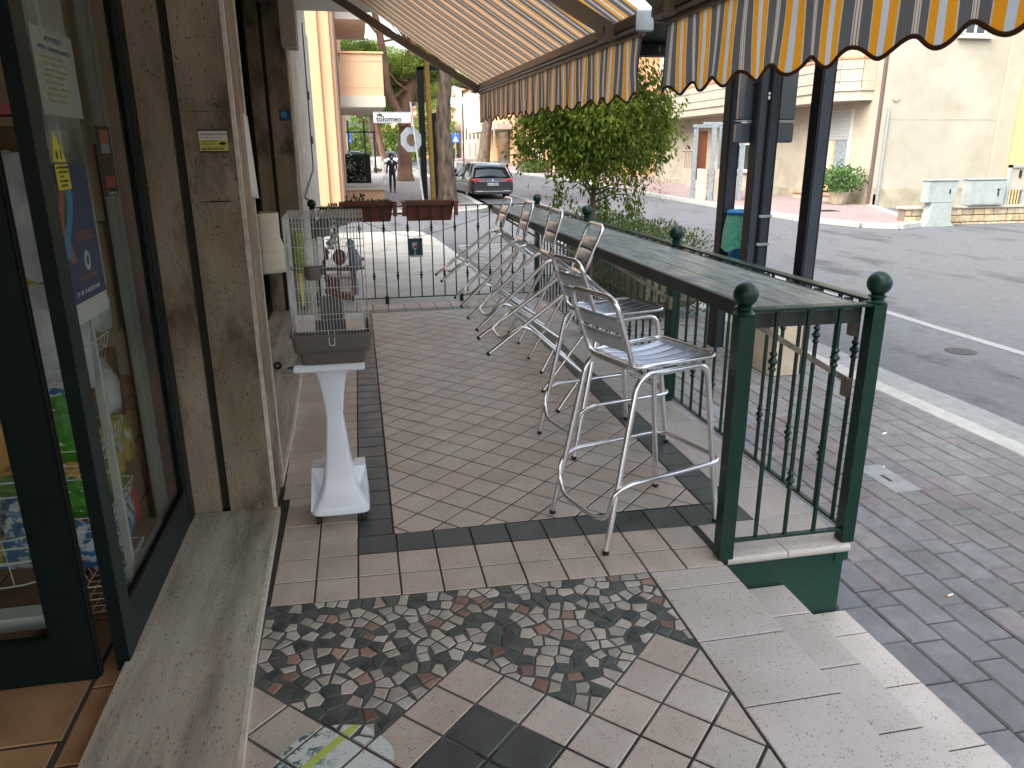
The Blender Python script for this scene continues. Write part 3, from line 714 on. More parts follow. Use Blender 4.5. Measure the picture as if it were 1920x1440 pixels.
# coping tiles beneath the railing
cpy = [2.50+.3255*i for i in range(19)]
cop = struct(MB().box(1.7, 1.701, 2.6, 2.61, -.02, -.0139).build('coping', M_grout))
for k_, (a, b) in enumerate(zip(cpy[1:], cpy[2:])): 
    if b < 8.42: tile([(1.69, a), (1.99, a), (1.99, b), (1.69, b)], M_tilew, 'coping_tile', parent=cop)
def nosed(x0, x1, y0, y1):
    mb = MB(); pr_ = [(y1, -.02), (y1, 0), (y0+.02, 0)]+[(y0+.0-.012*math.sin(t)+.012-.0, -.018+.018*math.cos(t)) for t in np.linspace(0, math.pi, 7)]+[(y0+.03, -.036)]
    n = len(pr_); vs = [(x0, a, b) for a, b in pr_]+[(x1, a, b) for a, b in pr_]
    return mb.add(vs, [tuple(range(n)), tuple(range(2*n-1, n-1, -1))]+[(i, i+n, (i+1) % n+n, (i+1) % n) for i in range(n)])
nosed(1.415, 1.688, 2.525, 2.822).build('coping_tile', M_tilew, cop, smooth=40)
nosed(1.692, 1.985, 2.525, 2.822).build('coping_tile', M_tilew, cop, smooth=40)
# steps down to the pavement
for k_, (x0, x1, z) in enumerate(((1.36, 1.70, -.17), (1.67, 2.015, -.34))):
    st = struct(MB().box(x0+.01, x1-.012, -1.2, 2.55, z-.2, z-.006).build('step', M_grout))
    off = 2.016 if k_ == 0 else 2.06
    ys_ = sorted([off+.3225*i for i in range(-10, 2)]+[2.548]); ys_ = [v for v in ys_ if v < 2.549]
    for a, b in zip(ys_, ys_[1:]):
        if b-a < .01: continue
        MB().bev(x0+.002, x1, a+.003, b-.003, z-.014, z, .004).build('step_tile', M_tilew, st)
        MB().box(x1-.020, x1-.010, a+.003, b-.003, z-.17, z-.016).build('riser_tile', M_tilew, st)
MB().box(1.375, 1.385, -1.2, 2.5, -.17, -.013).build('riser_tile', M_tilew, wide)
pl = MB().box(1.40, 1.975, 2.552, 2.60, -.36, -.045).box(1.945, 1.975, 2.60, 8.40, -.40, -.02); pl.box(1.93, 1.992, 2.545, 2.60, -.085, -.03)
tag(pl.build('plinth', M_plinth), 'dark green painted plinth wall under the railing beside the steps', 'wall')

mr = MB(); P_ = [(8.405, -.9, 1.70, -.002), (10, -.9, 1.665, -.01), (13, -.9, 1.62, -.05), (15, -.9, 1.62, -.12), (17, -.9, 1.60, -.18), (18.8, -.9, 1.50, -.25), (19.1, -.9, 1.25, -.25)]
for a, b in zip(P_, P_[1:]):
    mr.add([(-6 if a[0] > 12.7 else a[1], a[0], a[3]), (a[2], a[0], a[3]), (b[2], b[0], b[3]), (-6 if a[0] > 12.7 else b[1], b[0], b[3])], [(0, 1, 2, 3)])
    mr.add([(a[2], a[0], a[3]), (a[2]+.01, a[0], -.5), (b[2]+.01, b[0], -.5), (b[2], b[0], b[3])], [(0, 1, 2, 3)])
struct(mr.build('marble_ramp', M_marblefar))
jn = MB()
for a, b in (((.9, 8.45), (1.35, 14.3)), ((-.2, 8.45), (.6, 15.5))): jn.obox((a[0], a[1], .001), (b[0], b[1], -.11), .006, .002)
struct(jn.build('slab_joint', M_brown))
# worn round sticker lying on the floor, pressed into the grout
stk = bpy.data.materials.new('sticker_worn'); stk.use_nodes = True; t = stk.node_tree; b_ = t.nodes['Principled BSDF']
ge = N(t, 'ShaderNodeNewGeometry'); n1 = N(t, 'ShaderNodeTexNoise'); n1.inputs['Scale'].default_value = 26; n1.inputs['Detail'].default_value = 9; n1.inputs['Roughness'].default_value = .75
t.links.new(ge.outputs['Position'], n1.inputs['Vector'])
gr = N(t, 'ShaderNodeTexNoise'); gr.inputs['Scale'].default_value = 5; t.links.new(ge.outputs['Position'], gr.inputs['Vector'])
cr = N(t, 'ShaderNodeMapRange'); cr.inputs[1].default_value = .50; cr.inputs[2].default_value = .55; t.links.new(n1.outputs[0], cr.inputs[0])
mg = N(t, 'ShaderNodeMix', data_type='RGBA'); mg.inputs[6].default_value = (.62, .68, .66, 1); mg.inputs[7].default_value = (.01, .13, .11, 1)
sx_ = N(t, 'ShaderNodeSeparateXYZ'); t.links.new(ge.outputs['Position'], sx_.inputs[0])
sl_ = N(t, 'ShaderNodeMapRange'); sl_.inputs[1].default_value = -.15; sl_.inputs[2].default_value = -.23; t.links.new(sx_.outputs[0], sl_.inputs[0])
mu_ = N(t, 'ShaderNodeMath', operation='MULTIPLY'); t.links.new(cr.outputs[0], mu_.inputs[0]); t.links.new(sl_.outputs[0], mu_.inputs[1])
t.links.new(mu_.outputs[0], mg.inputs[0])
wv = N(t, 'ShaderNodeMath', operation='SUBTRACT'); t.links.new(sx_.outputs[1], wv.inputs[0]); t.links.new(sx_.outputs[0], wv.inputs[1])
ab = N(t, 'ShaderNodeMapRange'); ab.inputs[1].default_value = 1.955; ab.inputs[2].default_value = 1.965; t.links.new(wv.outputs[0], ab.inputs[0])
ac = N(t, 'ShaderNodeMapRange'); ac.inputs[1].default_value = 2.0; ac.inputs[2].default_value = 1.99; t.links.new(wv.outputs[0], ac.inputs[0])
am = N(t, 'ShaderNodeMath', operation='MULTIPLY'); t.links.new(ab.outputs[0], am.inputs[0]); t.links.new(ac.outputs[0], am.inputs[1])
my = N(t, 'ShaderNodeMix', data_type='RGBA'); my.inputs[7].default_value = (.5, .6, .10, 1); t.links.new(am.outputs[0], my.inputs[0]); t.links.new(mg.outputs[2], my.inputs[6])
n2_ = N(t, 'ShaderNodeTexVoronoi'); n2_.inputs['Scale'].default_value = 95; t.links.new(ge.outputs['Position'], n2_.inputs['Vector'])
c2_ = N(t, 'ShaderNodeMapRange'); c2_.inputs[1].default_value = .2; c2_.inputs[2].default_value = .12; t.links.new(n2_.outputs['Distance'], c2_.inputs[0])
md = N(t, 'ShaderNodeMix', data_type='RGBA'); md.inputs[7].default_value = (.10, .09, .07, 1); t.links.new(c2_.outputs[0], md.inputs[0]); t.links.new(my.outputs[2], md.inputs[6])
t.links.new(md.outputs[2], b_.inputs['Base Color']); b_.inputs['Roughness'].default_value = .7
scx, scy, sr = -.165, 1.722, .165
stt = thing('floor_sticker', 'worn round white and green sticker on the tiles near the threshold', 'sticker', (scx, scy, .0012))
circ = [(scx+sr*(1+.02*math.sin(7*a))*math.cos(a), scy+sr*(1+.02*math.cos(5*a))*math.sin(a)) for a in np.linspace(0, 2*math.pi, 40)[:-1]]
for q in dtiles+[inset(s, .001) or s for s in shards]:
    qq = inset(q, .006); 
    if qq is None: continue
    c = circ; n = len(qq)
    for i in range(n):
        a, b = qq[i], qq[(i+1) % n]; nx, ny = -(b[1]-a[1]), b[0]-a[0]
        c = clip(c, nx, ny, nx*a[0]+ny*a[1])
        if len(c) < 3: break
    if len(c) > 2 and area(c) > 2e-5: MB().prism([(v[0]-scx, v[1]-scy) for v in c], 0, .0006).build('sticker_piece', stk, stt)

# ================================================================== LEFT BUILDING
shop = thing('shop_building', 'marble clad shop building with deep pillars along the terrace', 'building', (-1, 3, 0))
def part(name, mb, m, par, **k):
    ox, oy, oz = par.location
    mb.v = [(v[0]-ox, v[1]-oy, v[2]-oz) for v in mb.v]; return mb.build(name, m, par, **k)
def pillar(y0, xr, xl, dep=.30):
    jl, jr = xr-.245, xr-.21
    pz = thing('pillar', '', 'pillar'); return pz
def pillar_parts(y0, xr, dep):
    xj = xr-.235
    part('marble_panel', MB().box(xj+.03, xr, y0, y0+dep, .03, 3.3), M_trav, shop)
    part('marble_panel', MB().box(xr-.40, xj-.008, y0+.004, y0+dep, .03, 3.3), M_trav, shop)
    part('joint', MB().box(xj-.01, xj+.032, y0+.03, y0+dep, .03, 3.3), M_dk, shop)
    part('marble_edge', MB().box(xr-.012, xr+.004, y0-.003, y0+.016, .03, 3.3), M_travedge, shop)
    part('marble_edge', MB().box(xr-.03, xr-.014, y0+dep, y0+dep+.13, .03, 3.3), M_brown if False else M_trav, shop)
    part('marble_edge', MB().box(xr-.028, xr-.006, y0+dep+.13, y0+dep+.155, .03, 3.3), M_travedge, shop)
pillar_parts(3.352, -.468, .27)
pillar_parts(8.12, -.585, .30)
# horizontal stains / joint lines on the first pillar
for z, a, b in ((1.78, -.66, -.56), (1.43, -.64, -.50), (1.43, -.60, -.53)):
    part('panel_joint', MB().box(a, b, 3.3495, 3.353, z, z+.004), M_brown, shop)
# thresholds
def slab(x0, x1, y0, y1, m=M_travh):
    part('threshold_slab', MB().bev(x0, x1-.012, y0, y1, -.02, .03, .003), m, shop)
thr = MB(); n = 30
for a, b in ((-.45+.0, 3.352),): pass
P = [(-.845, -1.0), (-.41, -1.0), (-.42, 1.75), (-.44, 2.16), (-.452, 2.73), (-.464, 3.352), (-.845, 3.352)]
part('threshold_slab', MB().prism(P, -.02, .03, .003), M_travh, shop)
e = MB(); E_ = P[1:6]
for a, b in zip(E_, E_[1:]): e.obox((a[0]+.006, a[1], .006), (b[0]+.006, b[1], .006), .014, .046)
part('threshold_edge', e, M_travedge, shop)
part('threshold_slab', MB().prism([(-.95, 3.65), (-.478, 3.65), (-.482, 4.455), (-.529, 6.12), (-.585, 8.12), (-1.0, 8.12)], -.02, .03, .003), M_travh, shop)
e = MB().obox((-.473, 3.65, .006), (-.477, 4.455, .006), .014, .046).obox((-.477, 4.455, .006), (-.524, 6.12, .006), .014, .046).obox((-.524, 6.12, .006), (-.58, 8.12, .006), .014, .046)
part('threshold_edge', e, M_travedge, shop)
# second shop window between the pillars
part('window_frame', MB().box(-1.0, -.955, 3.8, 8.12, .03, .16).box(-1.0, -.955, 8.02, 8.12, .16, 3).box(-1.0, -.955, 3.8, 3.9, .16, 3), M_green, shop)
part('window_pane', MB().box(-.985, -.98, 3.9, 8.02, .16, 3), M_glass, shop)
# wall beyond the fence, upper building, balcony slab
part('end_wall', MB().box(-1.6, -.60, 8.62, 12.8, -.3, 3.3), M_marblefar, shop)
part('end_wall', MB().box(-.995, -.64, 8.56, 8.62, 0, 3.3), M_dk, shop)
part('upper_wall', MB().box(-9, -.62, -6, 12.8, 3.3, 10.5), M_beige, shop)
part('back_wall', MB().box(-9, -8.8, -6, 12.8, -.5, 3.3).box(-9, -1.6, 12.6, 12.8, -.5, 3.3).box(-9, -8.2, -6, -5.8, -.5, 3.3), M_wallin, shop)
part('balcony', MB().box(-.62, .42, -6, 10.6, 3.32, 3.46).box(.34, .42, -6, 10.6, 3.46, 4.4).box(-.62, .42, 10.52, 10.6, 3.46, 4.4), M_soffit, shop)
part('lintel', MB().box(-.90, -.50, -6, 8.1, 2.98, 3.30), M_trav, shop)
part('ceiling', MB().box(-9, -.86, -6, 12.8, 3.0, 3.1), M_wallin, shop)
part('side_wall', MB().box(-.88, -.62, -1.9, -1.5, 0, 3), M_trav, shop)
# cable on the end wall
tag(MB().tube(rounded([(-.592, 11.4, 3.3), (-.592, 11.3, 1.4), (-.575, 8.75, 1.15), (-.49, 8.43, 1.13)], .1), .009, 6).build('cable', M_dk), 'black cable drooping down the pale end wall to the corner railing post', 'cable')
for z in (1.75, 2.35):
    tag(MB().box(-.60, -.585, 11.6, 11.75, z, z+.1).build('wall_box', M_dk), 'small dark electric fitting on the end wall, '+('lower' if z < 2 else 'upper')+' of two', 'fitting')
tag(MB().bev(-.60, -.465, 7.75, 8.05, 2.56, 3.1, .01).build('sign_box', M_cream), 'pale yellow box sign hanging from the lintel above the second pillar', 'sign')
# interior
ifl = struct(MB().box(-8.8, -.847, -6, 12.6, -.3, -.004).build('shop_floor', M_groutd))
its = []
ua, ub = (.975, -.22), (.22, .975)
for i in range(-14, 3):
    for j in range(-8, 14):
        s_ = .31; bx, by = -.935+.01, 1.985
        cx, cy = bx+(i-.5)*s_*1.0+.02*(j), by+(j+.5)*s_-.016*(i)
        if j % 2: pass
        poly = [(cx-s_/2, cy-s_/2), (cx+s_/2, cy-s_/2), (cx+s_/2, cy+s_/2), (cx-s_/2, cy+s_/2)]
        poly = clip(poly, -1, 0, .938)
        if len(poly) > 2 and area(poly) > .001: tile(poly, M_terra, 'floor_tile', g_=.005, ch=.003, parent=ifl)
for j in range(-8, 14):
    y0 = 1.88+j*.33; tile([(-.932, y0), (-.849, y0), (-.849, y0+.33), (-.932, y0+.33)], M_terra, 'floor_tile', g_=.004, ch=.003, parent=ifl)
part('inner_wall', MB().box(-2.75, -2.7, 2.2, 12, 0, 3).box(-2.7, -.9, 6.0, 6.05, 0, 3), M_wallin, shop)
# door leaf standing open, seen face on
def leaf(name, label, x0, x1, y, th=.045, st=.11, zt=2.75, hz=.16):
    tt = thing(name, label, 'door', (x1, y, 0))
    mk = lambda nm, mb, m: part(nm, mb, m, tt)
    mk('stile', MB().bev(x1-st, x1, y, y+th, 0, zt, .004), M_green); mk('stile', MB().bev(x0, x0+st, y, y+th, 0, zt, .004), M_green)
    mk('rail', MB().bev(x0+st, x1-st, y+.002, y+th-.002, 0, hz, .004), M_green); mk('rail', MB().bev(x0+st, x1-st, y+.002, y+th-.002, zt-.12, zt, .004), M_green)
    mk('glazing_bead', MB().box(x1-st-.014, x1-st, y+.008, y+th-.008, hz, zt-.12), M_green)
    mk('pane', MB().box(x0+st, x1-st-.014, y+.02, y+.026, hz, zt-.12), M_glass)
    mk('edge_groove', MB().box(x1-.001, x1+.004, y+.014, y+.02, 0, zt).box(x1-.001, x1+.004, y+.03, y+.036, 0, zt), M_dk)
    return tt
leaf('glass_door', 'dark green framed glass door leaf swung inward across the shop entrance', -1.85, -.918, 2.25)
# fixed glazed side panel in the facade
fx_ = thing('glazed_panel', 'dark green framed shop window panel hung with posters beside the open door', 'shop window', (-.83, 2.28, 0))
mk = lambda nm, mb, m: part(nm, mb, m, fx_)
mk('stile', MB().bev(-.872, -.83, 2.285, 2.372, 0, 2.95, .003), M_green_lit)
mk('stile', MB().bev(-.872, -.83, 3.265, 3.352, 0, 2.95, .003), M_green_lit)
mk('rail', MB().bev(-.870, -.832, 2.372, 3.265, 0, .18, .003), M_green_lit)
part('stile_shaded_side', MB().box(-.871, -.831, 2.2835, 2.2848, 0, 2.95), M_green, fx_)  # thin sheet in the darker green, paints the shaded side of the stile
mk('rail', MB().bev(-.870, -.832, 2.372, 3.265, 2.8, 2.95, .003), M_green_lit)
mk('glazing_bead', MB().box(-.842, -.834, 2.372, 3.265, .18, .195).box(-.842, -.834, 3.25, 3.265, .195, 2.8), M_dk)
mk('pane', MB().box(-.855, -.850, 2.372, 3.265, .18, 2.8), M_glass)

# ================================================================== RAILING AND COUNTER
rail = thing('railing', 'dark green wrought iron railing with ball topped posts around the bar terrace', 'railing', (1.98, 2.57, 0))
def ballpost(x, y, z0=0, w_=.056, h=1.045, par=rail, nm='post'):
    o = part(nm, MB().bev(x-w_/2, x+w_/2, y-w_/2, y+w_/2, z0, h, .003), M_rail, par)
    b = MB().lathe([(w_*.62, h), (w_*.7, h+.006), (w_*.5, h+.014), (w_*.44, h+.02), (w_*.62, h+.026), (w_*.62, h+.03), (w_*.4, h+.038)]+
                   [(.047*math.sin(a), h+.078-.047*math.cos(a)) for a in np.linspace(.45, math.pi-.02, 12)], (x, y, 0), 18)
    part('ball_finial', b, M_rail, par, smooth=50); return o
for x, y in ((1.98, 2.572), (1.98, 4.54), (1.98, 6.51), (1.98, 8.45)): ballpost(x, y)
ballpost(1.40, 2.545, 0, .06, 1.03)
ballpost(-.49, 8.43, 0, .05, 1.03)
def knob(mb, x, y, z):
    mb.lathe([(.004, z-.045), (.010, z-.04), (.017, z-.03), (.009, z-.02), (.011, z-.014), (.021, z, ), (.011, z+.014), (.009, z+.02), (.017, z+.03), (.010, z+.04), (.004, z+.045)], (x, y, 0), 10)
def baluster(x, y, k, z0, z1, par, r=.0065):
    mb = MB().box(x-r, x+r, y-r, y+r, z0, z1)
    o = part('baluster', mb, M_rail, par)
    kb_ = MB(); knob(kb_, x, y, (.83 if k % 2 else .31))
    part('baluster_knot', kb_, M_rail, par, smooth=35)
ycur = 2.60
k_ = 0
for a, b in ((2.60, 4.512), (4.568, 6.482), (6.538, 8.42)):
    part('bottom_rail', MB().bev(1.968, 1.992, a, b, .05, .062, .002), M_rail, rail)
    part('top_rail', MB().bev(1.955, 2.005, a, b, 1.045, 1.058, .003), M_rail, rail)
    n = 14
    for i in range(n):
        k_ += 1; baluster(1.98, a+(b-a)*(i+.5)/n, k_, .062, 1.045, rail)
part('bottom_rail', MB().bev(1.43, 1.952, 2.56, 2.584, .05, .062, .002), M_rail, rail)
part('top_rail', MB().bev(1.43, 1.952, 2.548, 2.60, 1.034, 1.047, .003), M_rail, rail)
for i, x in enumerate((1.555, 1.69, 1.825)): baluster(x, 2.572, i+1, .062, 1.034, rail)
# far railing across the terrace
part('bottom_rail', MB().bev(-.48, 1.95, 8.41, 8.434, .058, .07, .002), M_rail, rail)
part('top_rail', MB().bev(-.48, 1.95, 8.395, 8.45, 1.06, 1.072, .003), M_rail, rail)
for i in range(18): baluster(-.40+i*.1305, 8.422, i, .07, 1.06, rail)
for x in (.25, 1.09): part('foot', MB().bev(x-.02, x+.02, 8.40, 8.44, 0, .085, .003), M_rail, rail)
# counter
ctr = thing('bar_counter', 'long weathered green plank bar counter fixed inside the street railing', 'counter', (1.7, 2.6, 1.0))
YJ = [2.60, 4.54, 6.51, 8.38]
W5 = [1.474, 1.61, 1.755, 1.90]
for a, b in zip(YJ, YJ[1:]):
    for i, (u, v) in enumerate(zip(W5, W5[1:])):
        part('plank', MB().bev(u+.0012, v-.0012, a+.002, b-.002, 1.018, 1.044+random.uniform(-.0008, .0008), .002), M_plank, ctr)
    part('edge_board', MB().bev(1.452, 1.472, a, b, .985, 1.046, .003), M_dframe, ctr)
    part('spacer_board', MB().bev(1.903, 1.93, a, b, 1.015, 1.042, .003), M_dframe, ctr)
    for i in range(9): part('bracket_block', MB().box(1.93, 1.958, a+.1+i*(b-a-.2)/8-.012, a+.1+i*(b-a-.2)/8+.012, 1.01, 1.045), M_dframe, ctr)
part('edge_board', MB().bev(1.43, 1.94, 2.604, 2.625, .96, 1.032, .003), M_dframe, ctr)
part('support_bar', MB().box(1.47, 1.50, 2.63, 8.38, .985, 1.016).box(1.88, 1.91, 2.63, 8.38, .985, 1.016), M_dframe, ctr)
for y in (2.64, 4.50, 6.47, 8.37):
    s_ = 1
    part('strut', MB().obox((1.475, y, .985), (1.955, y, .70), .012, .022), M_gold, ctr)
    part('strut_plate', MB().bev(1.93, 1.952, y-.02, y+.02, .64, .72, .002), M_gold, ctr)
    part('strut_plate', MB().bev(1.925, 1.952, y-.02, y+.02, .90, .99, .002), M_gold, ctr)

# ================================================================== STOOLS
def make_stool(label):
    t = thing('bar_stool', label, 'bar stool', group='aluminium bar stools along the counter')
    L_, W2 = .608, .215; r = .0135
    def P(x, s, z): # leg line at height z, front or rear
        return x
    for s in (-1, 1):
        pts = [(0, s*W2, .012), (-.085, s*.185, .735), (-.10, s*.18, .755), (-.44, s*.18, .755), (-.46, s*.185, .73), (-.608, s*W2, .012)]
        MB().tube(rounded([(0, s*W2, .012), (-.088, s*.183, .756), (-.452, s*.183, .750), (-.608, s*W2, .012)], .07, 7), r, 10).build('leg_frame', M_alu, t, smooth=60)
        for x in (0, -.608): MB().lathe([(.0135, 0), (.0145, .003), (.0145, .016), (.0135, .02)], (x, s*W2, 0), 10).build('foot_cap', M_rubber, t)
    # foot rest: level at the front, dipping under the rear legs
    w1 = W2+.004
    ring = [(-.02, -w1, .30), (.02, -w1+.05, .30), (.02, w1-.05, .30), (-.02, w1, .30), (-.50, w1+.004, .30), (-.575, w1-.01, .27), (-.585, w1-.03, .15), (-.60, w1-.10, .125), (-.60, -w1+.10, .125), (-.585, -w1+.03, .15), (-.575, -w1+.01, .27), (-.50, -w1-.004, .30)]
    MB().tube(rounded(ring, .05, 5, True), .0105, 9, True).build('foot_rest', M_alu, t, smooth=60)
    # seat frame loop
    sf = [(-.03, -.19, .785), (-.03, .19, .785), (-.43, .165, .782), (-.50, .155, .80), (-.50, -.155, .80), (-.43, -.165, .782)]
    sf = [(-.04, -.195, .788), (-.04, .195, .788), (-.455, .165, .778), (-.455, -.165, .778)]
    MB().tube(rounded(sf, .06, 6, True), .011, 9, True).build('seat_frame', M_alu, t, smooth=60)
    # slats running front to back, slightly dished
    for k in range(5):
        y0 = -.16+k*.066; G_ = []
        for i in range(9):
            u = i/8; x = -.045-.40*u; z = .792-.020*math.sin(math.pi*min(1, u*1.1))+.018*max(0, u-.8)*5*.2; wd = .058-.004*u; sq = 1-.13*u
            row = []
            for j in range(5):
                v = j/4; yy = (y0+wd*v-.0)*sq; row.append((x, yy, z-.010*(1-((yy)/.18)**2)+.0015*(1-abs(2*v-1))))
            G_.append(row)
        mb = MB().grid(G_); o = mb.build('seat_slat', M_aluseat, t, smooth=60)
        sm = o.modifiers.new('thick', 'SOLIDIFY'); sm.thickness = .0025
    # back loop
    bl = [(-.43, -.150, .765), (-.575, -.158, 1.085-.045), (-.575, .158, 1.085-.045), (-.43, .150, .765)]
    bl = [(-.455, -.155, .77), (-.568, -.162, 1.075), (-.568, .162, 1.075), (-.455, .155, .77)]
    MB().tube(rounded(bl, .065, 7, True), .0115, 10, True).build('back_frame', M_alu, t, smooth=60)
    for k, (z0, z1) in enumerate(((.845, .912), (.925, .992))):
        G_ = []
        for i in range(4):
            z = z0+(z1-z0)*i/3; x = -.455-(z-.77)/.305*.113; row = []
            for j in range(9):
                v = -1+2*j/8; row.append((x-.012*(1-v*v)-.001*(1 if 0 < i < 3 else 0), v*.152, z))
            G_.append(row)
        o = MB().grid(G_).build('back_slat', M_aluseat, t, smooth=60); sm = o.modifiers.new('thick', 'SOLIDIFY'); sm.thickness = .0025
    bo = MB()
    for s in (-1, 1):
        for x, z in ((-.012, .30), (-.545, .30), (-.578, .16), (-.15, .765), (-.40, .765)):
            bo.lathe([(.004, -.0), (.005, .004), (.002, .007)], (x, s*(W2-(.03*z/.7))+(.0 if z < .5 else -.0), z), 6, ax='y', sy=1)
    bo.build('bolts', M_gold, t)
    return t
st = [(1.446, 3.046, .296, 0), (1.622, 4.020, .224, 0), (1.185, 4.672, -.013, .734), (1.285, 5.56, .01, .63), (1.305, 6.50, -.0, .61), (1.203, 7.562, .026, .717)]
lab = ['aluminium bar stool standing upright nearest the terrace entrance', 'aluminium bar stool standing upright behind the nearest one',
       'aluminium bar stool tipped against the counter, first of the tipped row', 'aluminium bar stool tipped against the counter, second of the tipped row',
       'aluminium bar stool tipped against the counter, third of the tipped row', 'aluminium bar stool tipped against the counter, farthest one by the cross railing']
proto = make_stool(lab[0])
for i, (x, y, a, th) in enumerate(st):
    o = proto if i == 0 else dup(proto, label=lab[i])
    o.rotation_mode = 'XYZ'; o.location = (x, y, 0.001)
    o.rotation_euler = (Matrix.Rotation(a, 3, 'Z') @ Matrix.Rotation(th, 3, 'Y')).to_euler()

# ================================================================== BIRD CAGE AND STAND
stand = thing('cage_stand', 'white moulded plastic pedestal stand on castors under the bird cage', 'stand', (-.165, 3.29, 0))
sec = [(.0, .048, .128, .13), (.012, .048, .13, .13), (.0, .066, .13, .13), (0, .085, .118, .12), (0, .11, .098, .102), (0, .15, .079, .085), (0, .20, .067, .072), (0, .28, .055, .060), (0, .36, .047, .051), (0, .44, .039, .044), (0, .455, .0365, .042), (0, .47, .039, .044), (0, .54, .047, .05), (0, .60, .057, .058), (0, .64, .066, .066), (0, .665, .085, .082), (0, .672, .125, .11)]
mb = MB(); rows = []
for _, z, a, b in sec:
    row = []; n = 24
    for j in range(n):
        t_ = 2*math.pi*j/n; c, s = math.cos(t_), math.sin(t_); e = .28
        row.append((a*math.copysign(abs(c)**e, c), b*math.copysign(abs(s)**e, s), z))
    rows.append(row)
vs = [p for r_ in rows for p in r_]; n = 24
mb.add(vs, [(i*n+j, i*n+(j+1) % n, (i+1)*n+(j+1) % n, (i+1)*n+j) for i in range(len(rows)-1) for j in range(n)]+[tuple(range(n-1, -1, -1)), tuple(range((len(rows)-1)*n, len(rows)*n))])
mb.build('column', M_plast, stand, smooth=38)
# raised side fins at the foot
for s in (-1, 1):
    P = []
    for i in range(7):
        u = i/6; row = []
        for j in range(6):
            v = j/5
            row.append((s*(.128-.052*(v**.6)*(1-.0*u)), -.0+.13*u, .062+(.135)*u*(1-v*0)*(1 if v < .99 else 1)))
        P.append(row)
    f = MB().add([(s*.128, -.11, .062), (s*.128, .125, .062), (s*.118, .125, .205), (s*.122, .03, .205), (s*.07, .125, .205), (s*.062, .02, .205), (s*.08, -.02, .10)],
                 [(0, 1, 2, 3), (2, 4, 5, 3), (3, 5, 6, 0)])
    o = f.build('side_fin', M_plast, stand); sm = o.modifiers.new('thick', 'SOLIDIFY'); sm.thickness = .006
MB().bev(-.148, .148, -.125, .125, .672, .705, .006).build('top_plate', M_plast, stand, smooth=30)
for x in (-.1, .1):
    for y in (-.1, .1):
        c = MB().lathe([(.006, -.012), (.022, -.012), (.024, -.008), (.024, .008), (.022, .012), (.006, .012)], (x, y, .0245), 14, ax='x'); c.box(x-.016, x+.016, y-.01, y+.012, .03, .05)
        c.build('castor', M_rubber, stand, smooth=40)
stand.scale = (1, 1, 1.08)
cage = thing('bird_cage', 'tall white wire bird cage with taupe plastic tray on the white pedestal', 'cage', (-.145, 3.275, .7625)); cage.scale = (1, 1, .92)
def trayp(z, a, b, e=.14):
    row = []
    for j in range(32):
        t_ = 2*math.pi*j/32; c, s = math.cos(t_), math.sin(t_); row.append((a*math.copysign(abs(c)**e, c), b*math.copysign(abs(s)**e, s), z))
    return row
rows = [trayp(*q) for q in ((0, .132, .12), (.055, .140, .128), (.058, .152, .138), (.062, .156, .142), (.085, .160, .146), (.135, .165, .150), (.137, .172, .157), (.148, .172, .157), (.148, .160, .146), (.09, .155, .14))]
n = 32; vs = [p for r_ in rows for p in r_]
MB().add(vs, [(i*n+j, i*n+(j+1) % n, (i+1)*n+(j+1) % n, (i+1)*n+j) for i in range(len(rows)-1) for j in range(n)]+[tuple(range(n-1, -1, -1)), tuple(range((len(rows)-1)*n, len(rows)*n))]).build('tray', M_tray, cage, smooth=38)
CX, CY, CZ0, CZ1 = .156, .142, .145, .665
def wires(lst, name, m=M_wire, r=.0011, kind='stuff'):
    mb = MB()
    for a, b in lst: mb.tube([a, b], r, 4, cap=False)
    return mb.build(name, m, cage, kind=kind)
def lerp(a, b, t_): return a+(b-a)*t_
fr_ = [((lerp(-CX, CX, i/24), -CY, CZ0), (lerp(-CX, CX, i/24), -CY, CZ1)) for i in range(25)]
wires(fr_, 'front_wires'); wires([((a[0], CY, a[2]), (b[0], CY, b[2])) for a, b in fr_], 'back_wires')
for s in (-1, 1): wires([((s*CX, lerp(-CY, CY, i/20), CZ0), (s*CX, lerp(-CY, CY, i/20), CZ1)) for i in range(21)], 'side_wires')
wires([((lerp(-CX, CX, i/24), -CY, CZ1), (lerp(-CX, CX, i/24), CY, CZ1+.012)) for i in range(25)]+[((-CX, lerp(-CY, CY, i/8), CZ1+.012*i/8), (CX, lerp(-CY, CY, i/8), CZ1+.012*i/8)) for i in range(9)], 'roof_wires')
for z in (CZ0+.02, .24, .36, .45, .54, .62, CZ1):
    wires([((-CX, -CY, z), (CX, -CY, z)), ((CX, -CY, z), (CX, CY, z)), ((CX, CY, z), (-CX, CY, z)), ((-CX, CY, z), (-CX, -CY, z))], 'cross_wire', r=.0016, kind='stuff')
for k_, s in enumerate((-1, 1)):
    f_ = MB().box(s*.10-.038, s*.10+.038, -CY-.02, -CY+.045, .165, .172).box(s*.10-.038, s*.10+.038, -CY-.02, -CY-.016, .172, .245).box(s*.10-.038, s*.10-.034, -CY-.016, -CY+.045, .172, .275).box(s*.10+.034, s*.10+.038, -CY-.016, -CY+.045, .172, .275)
    fo = f_.build('feeder', M_clear, cage); MB().box(s*.10-.034, s*.10+.034, -CY-.015, -CY+.042, .173, .20).build('seed', M_seed, fo)
MB().box(-.045, .05, .02, .03, .18, .29).build('grey_door', M_tray, cage)
wires([((-.012, -CY-.006, .17), (-.009, -CY-.02, .10)), ((-.009, -CY-.02, .10), (.011, -CY-.02, .10)), ((.011, -CY-.02, .10), (.014, -CY-.006, .17))], 'door_hook', r=.0018, kind='stuff')
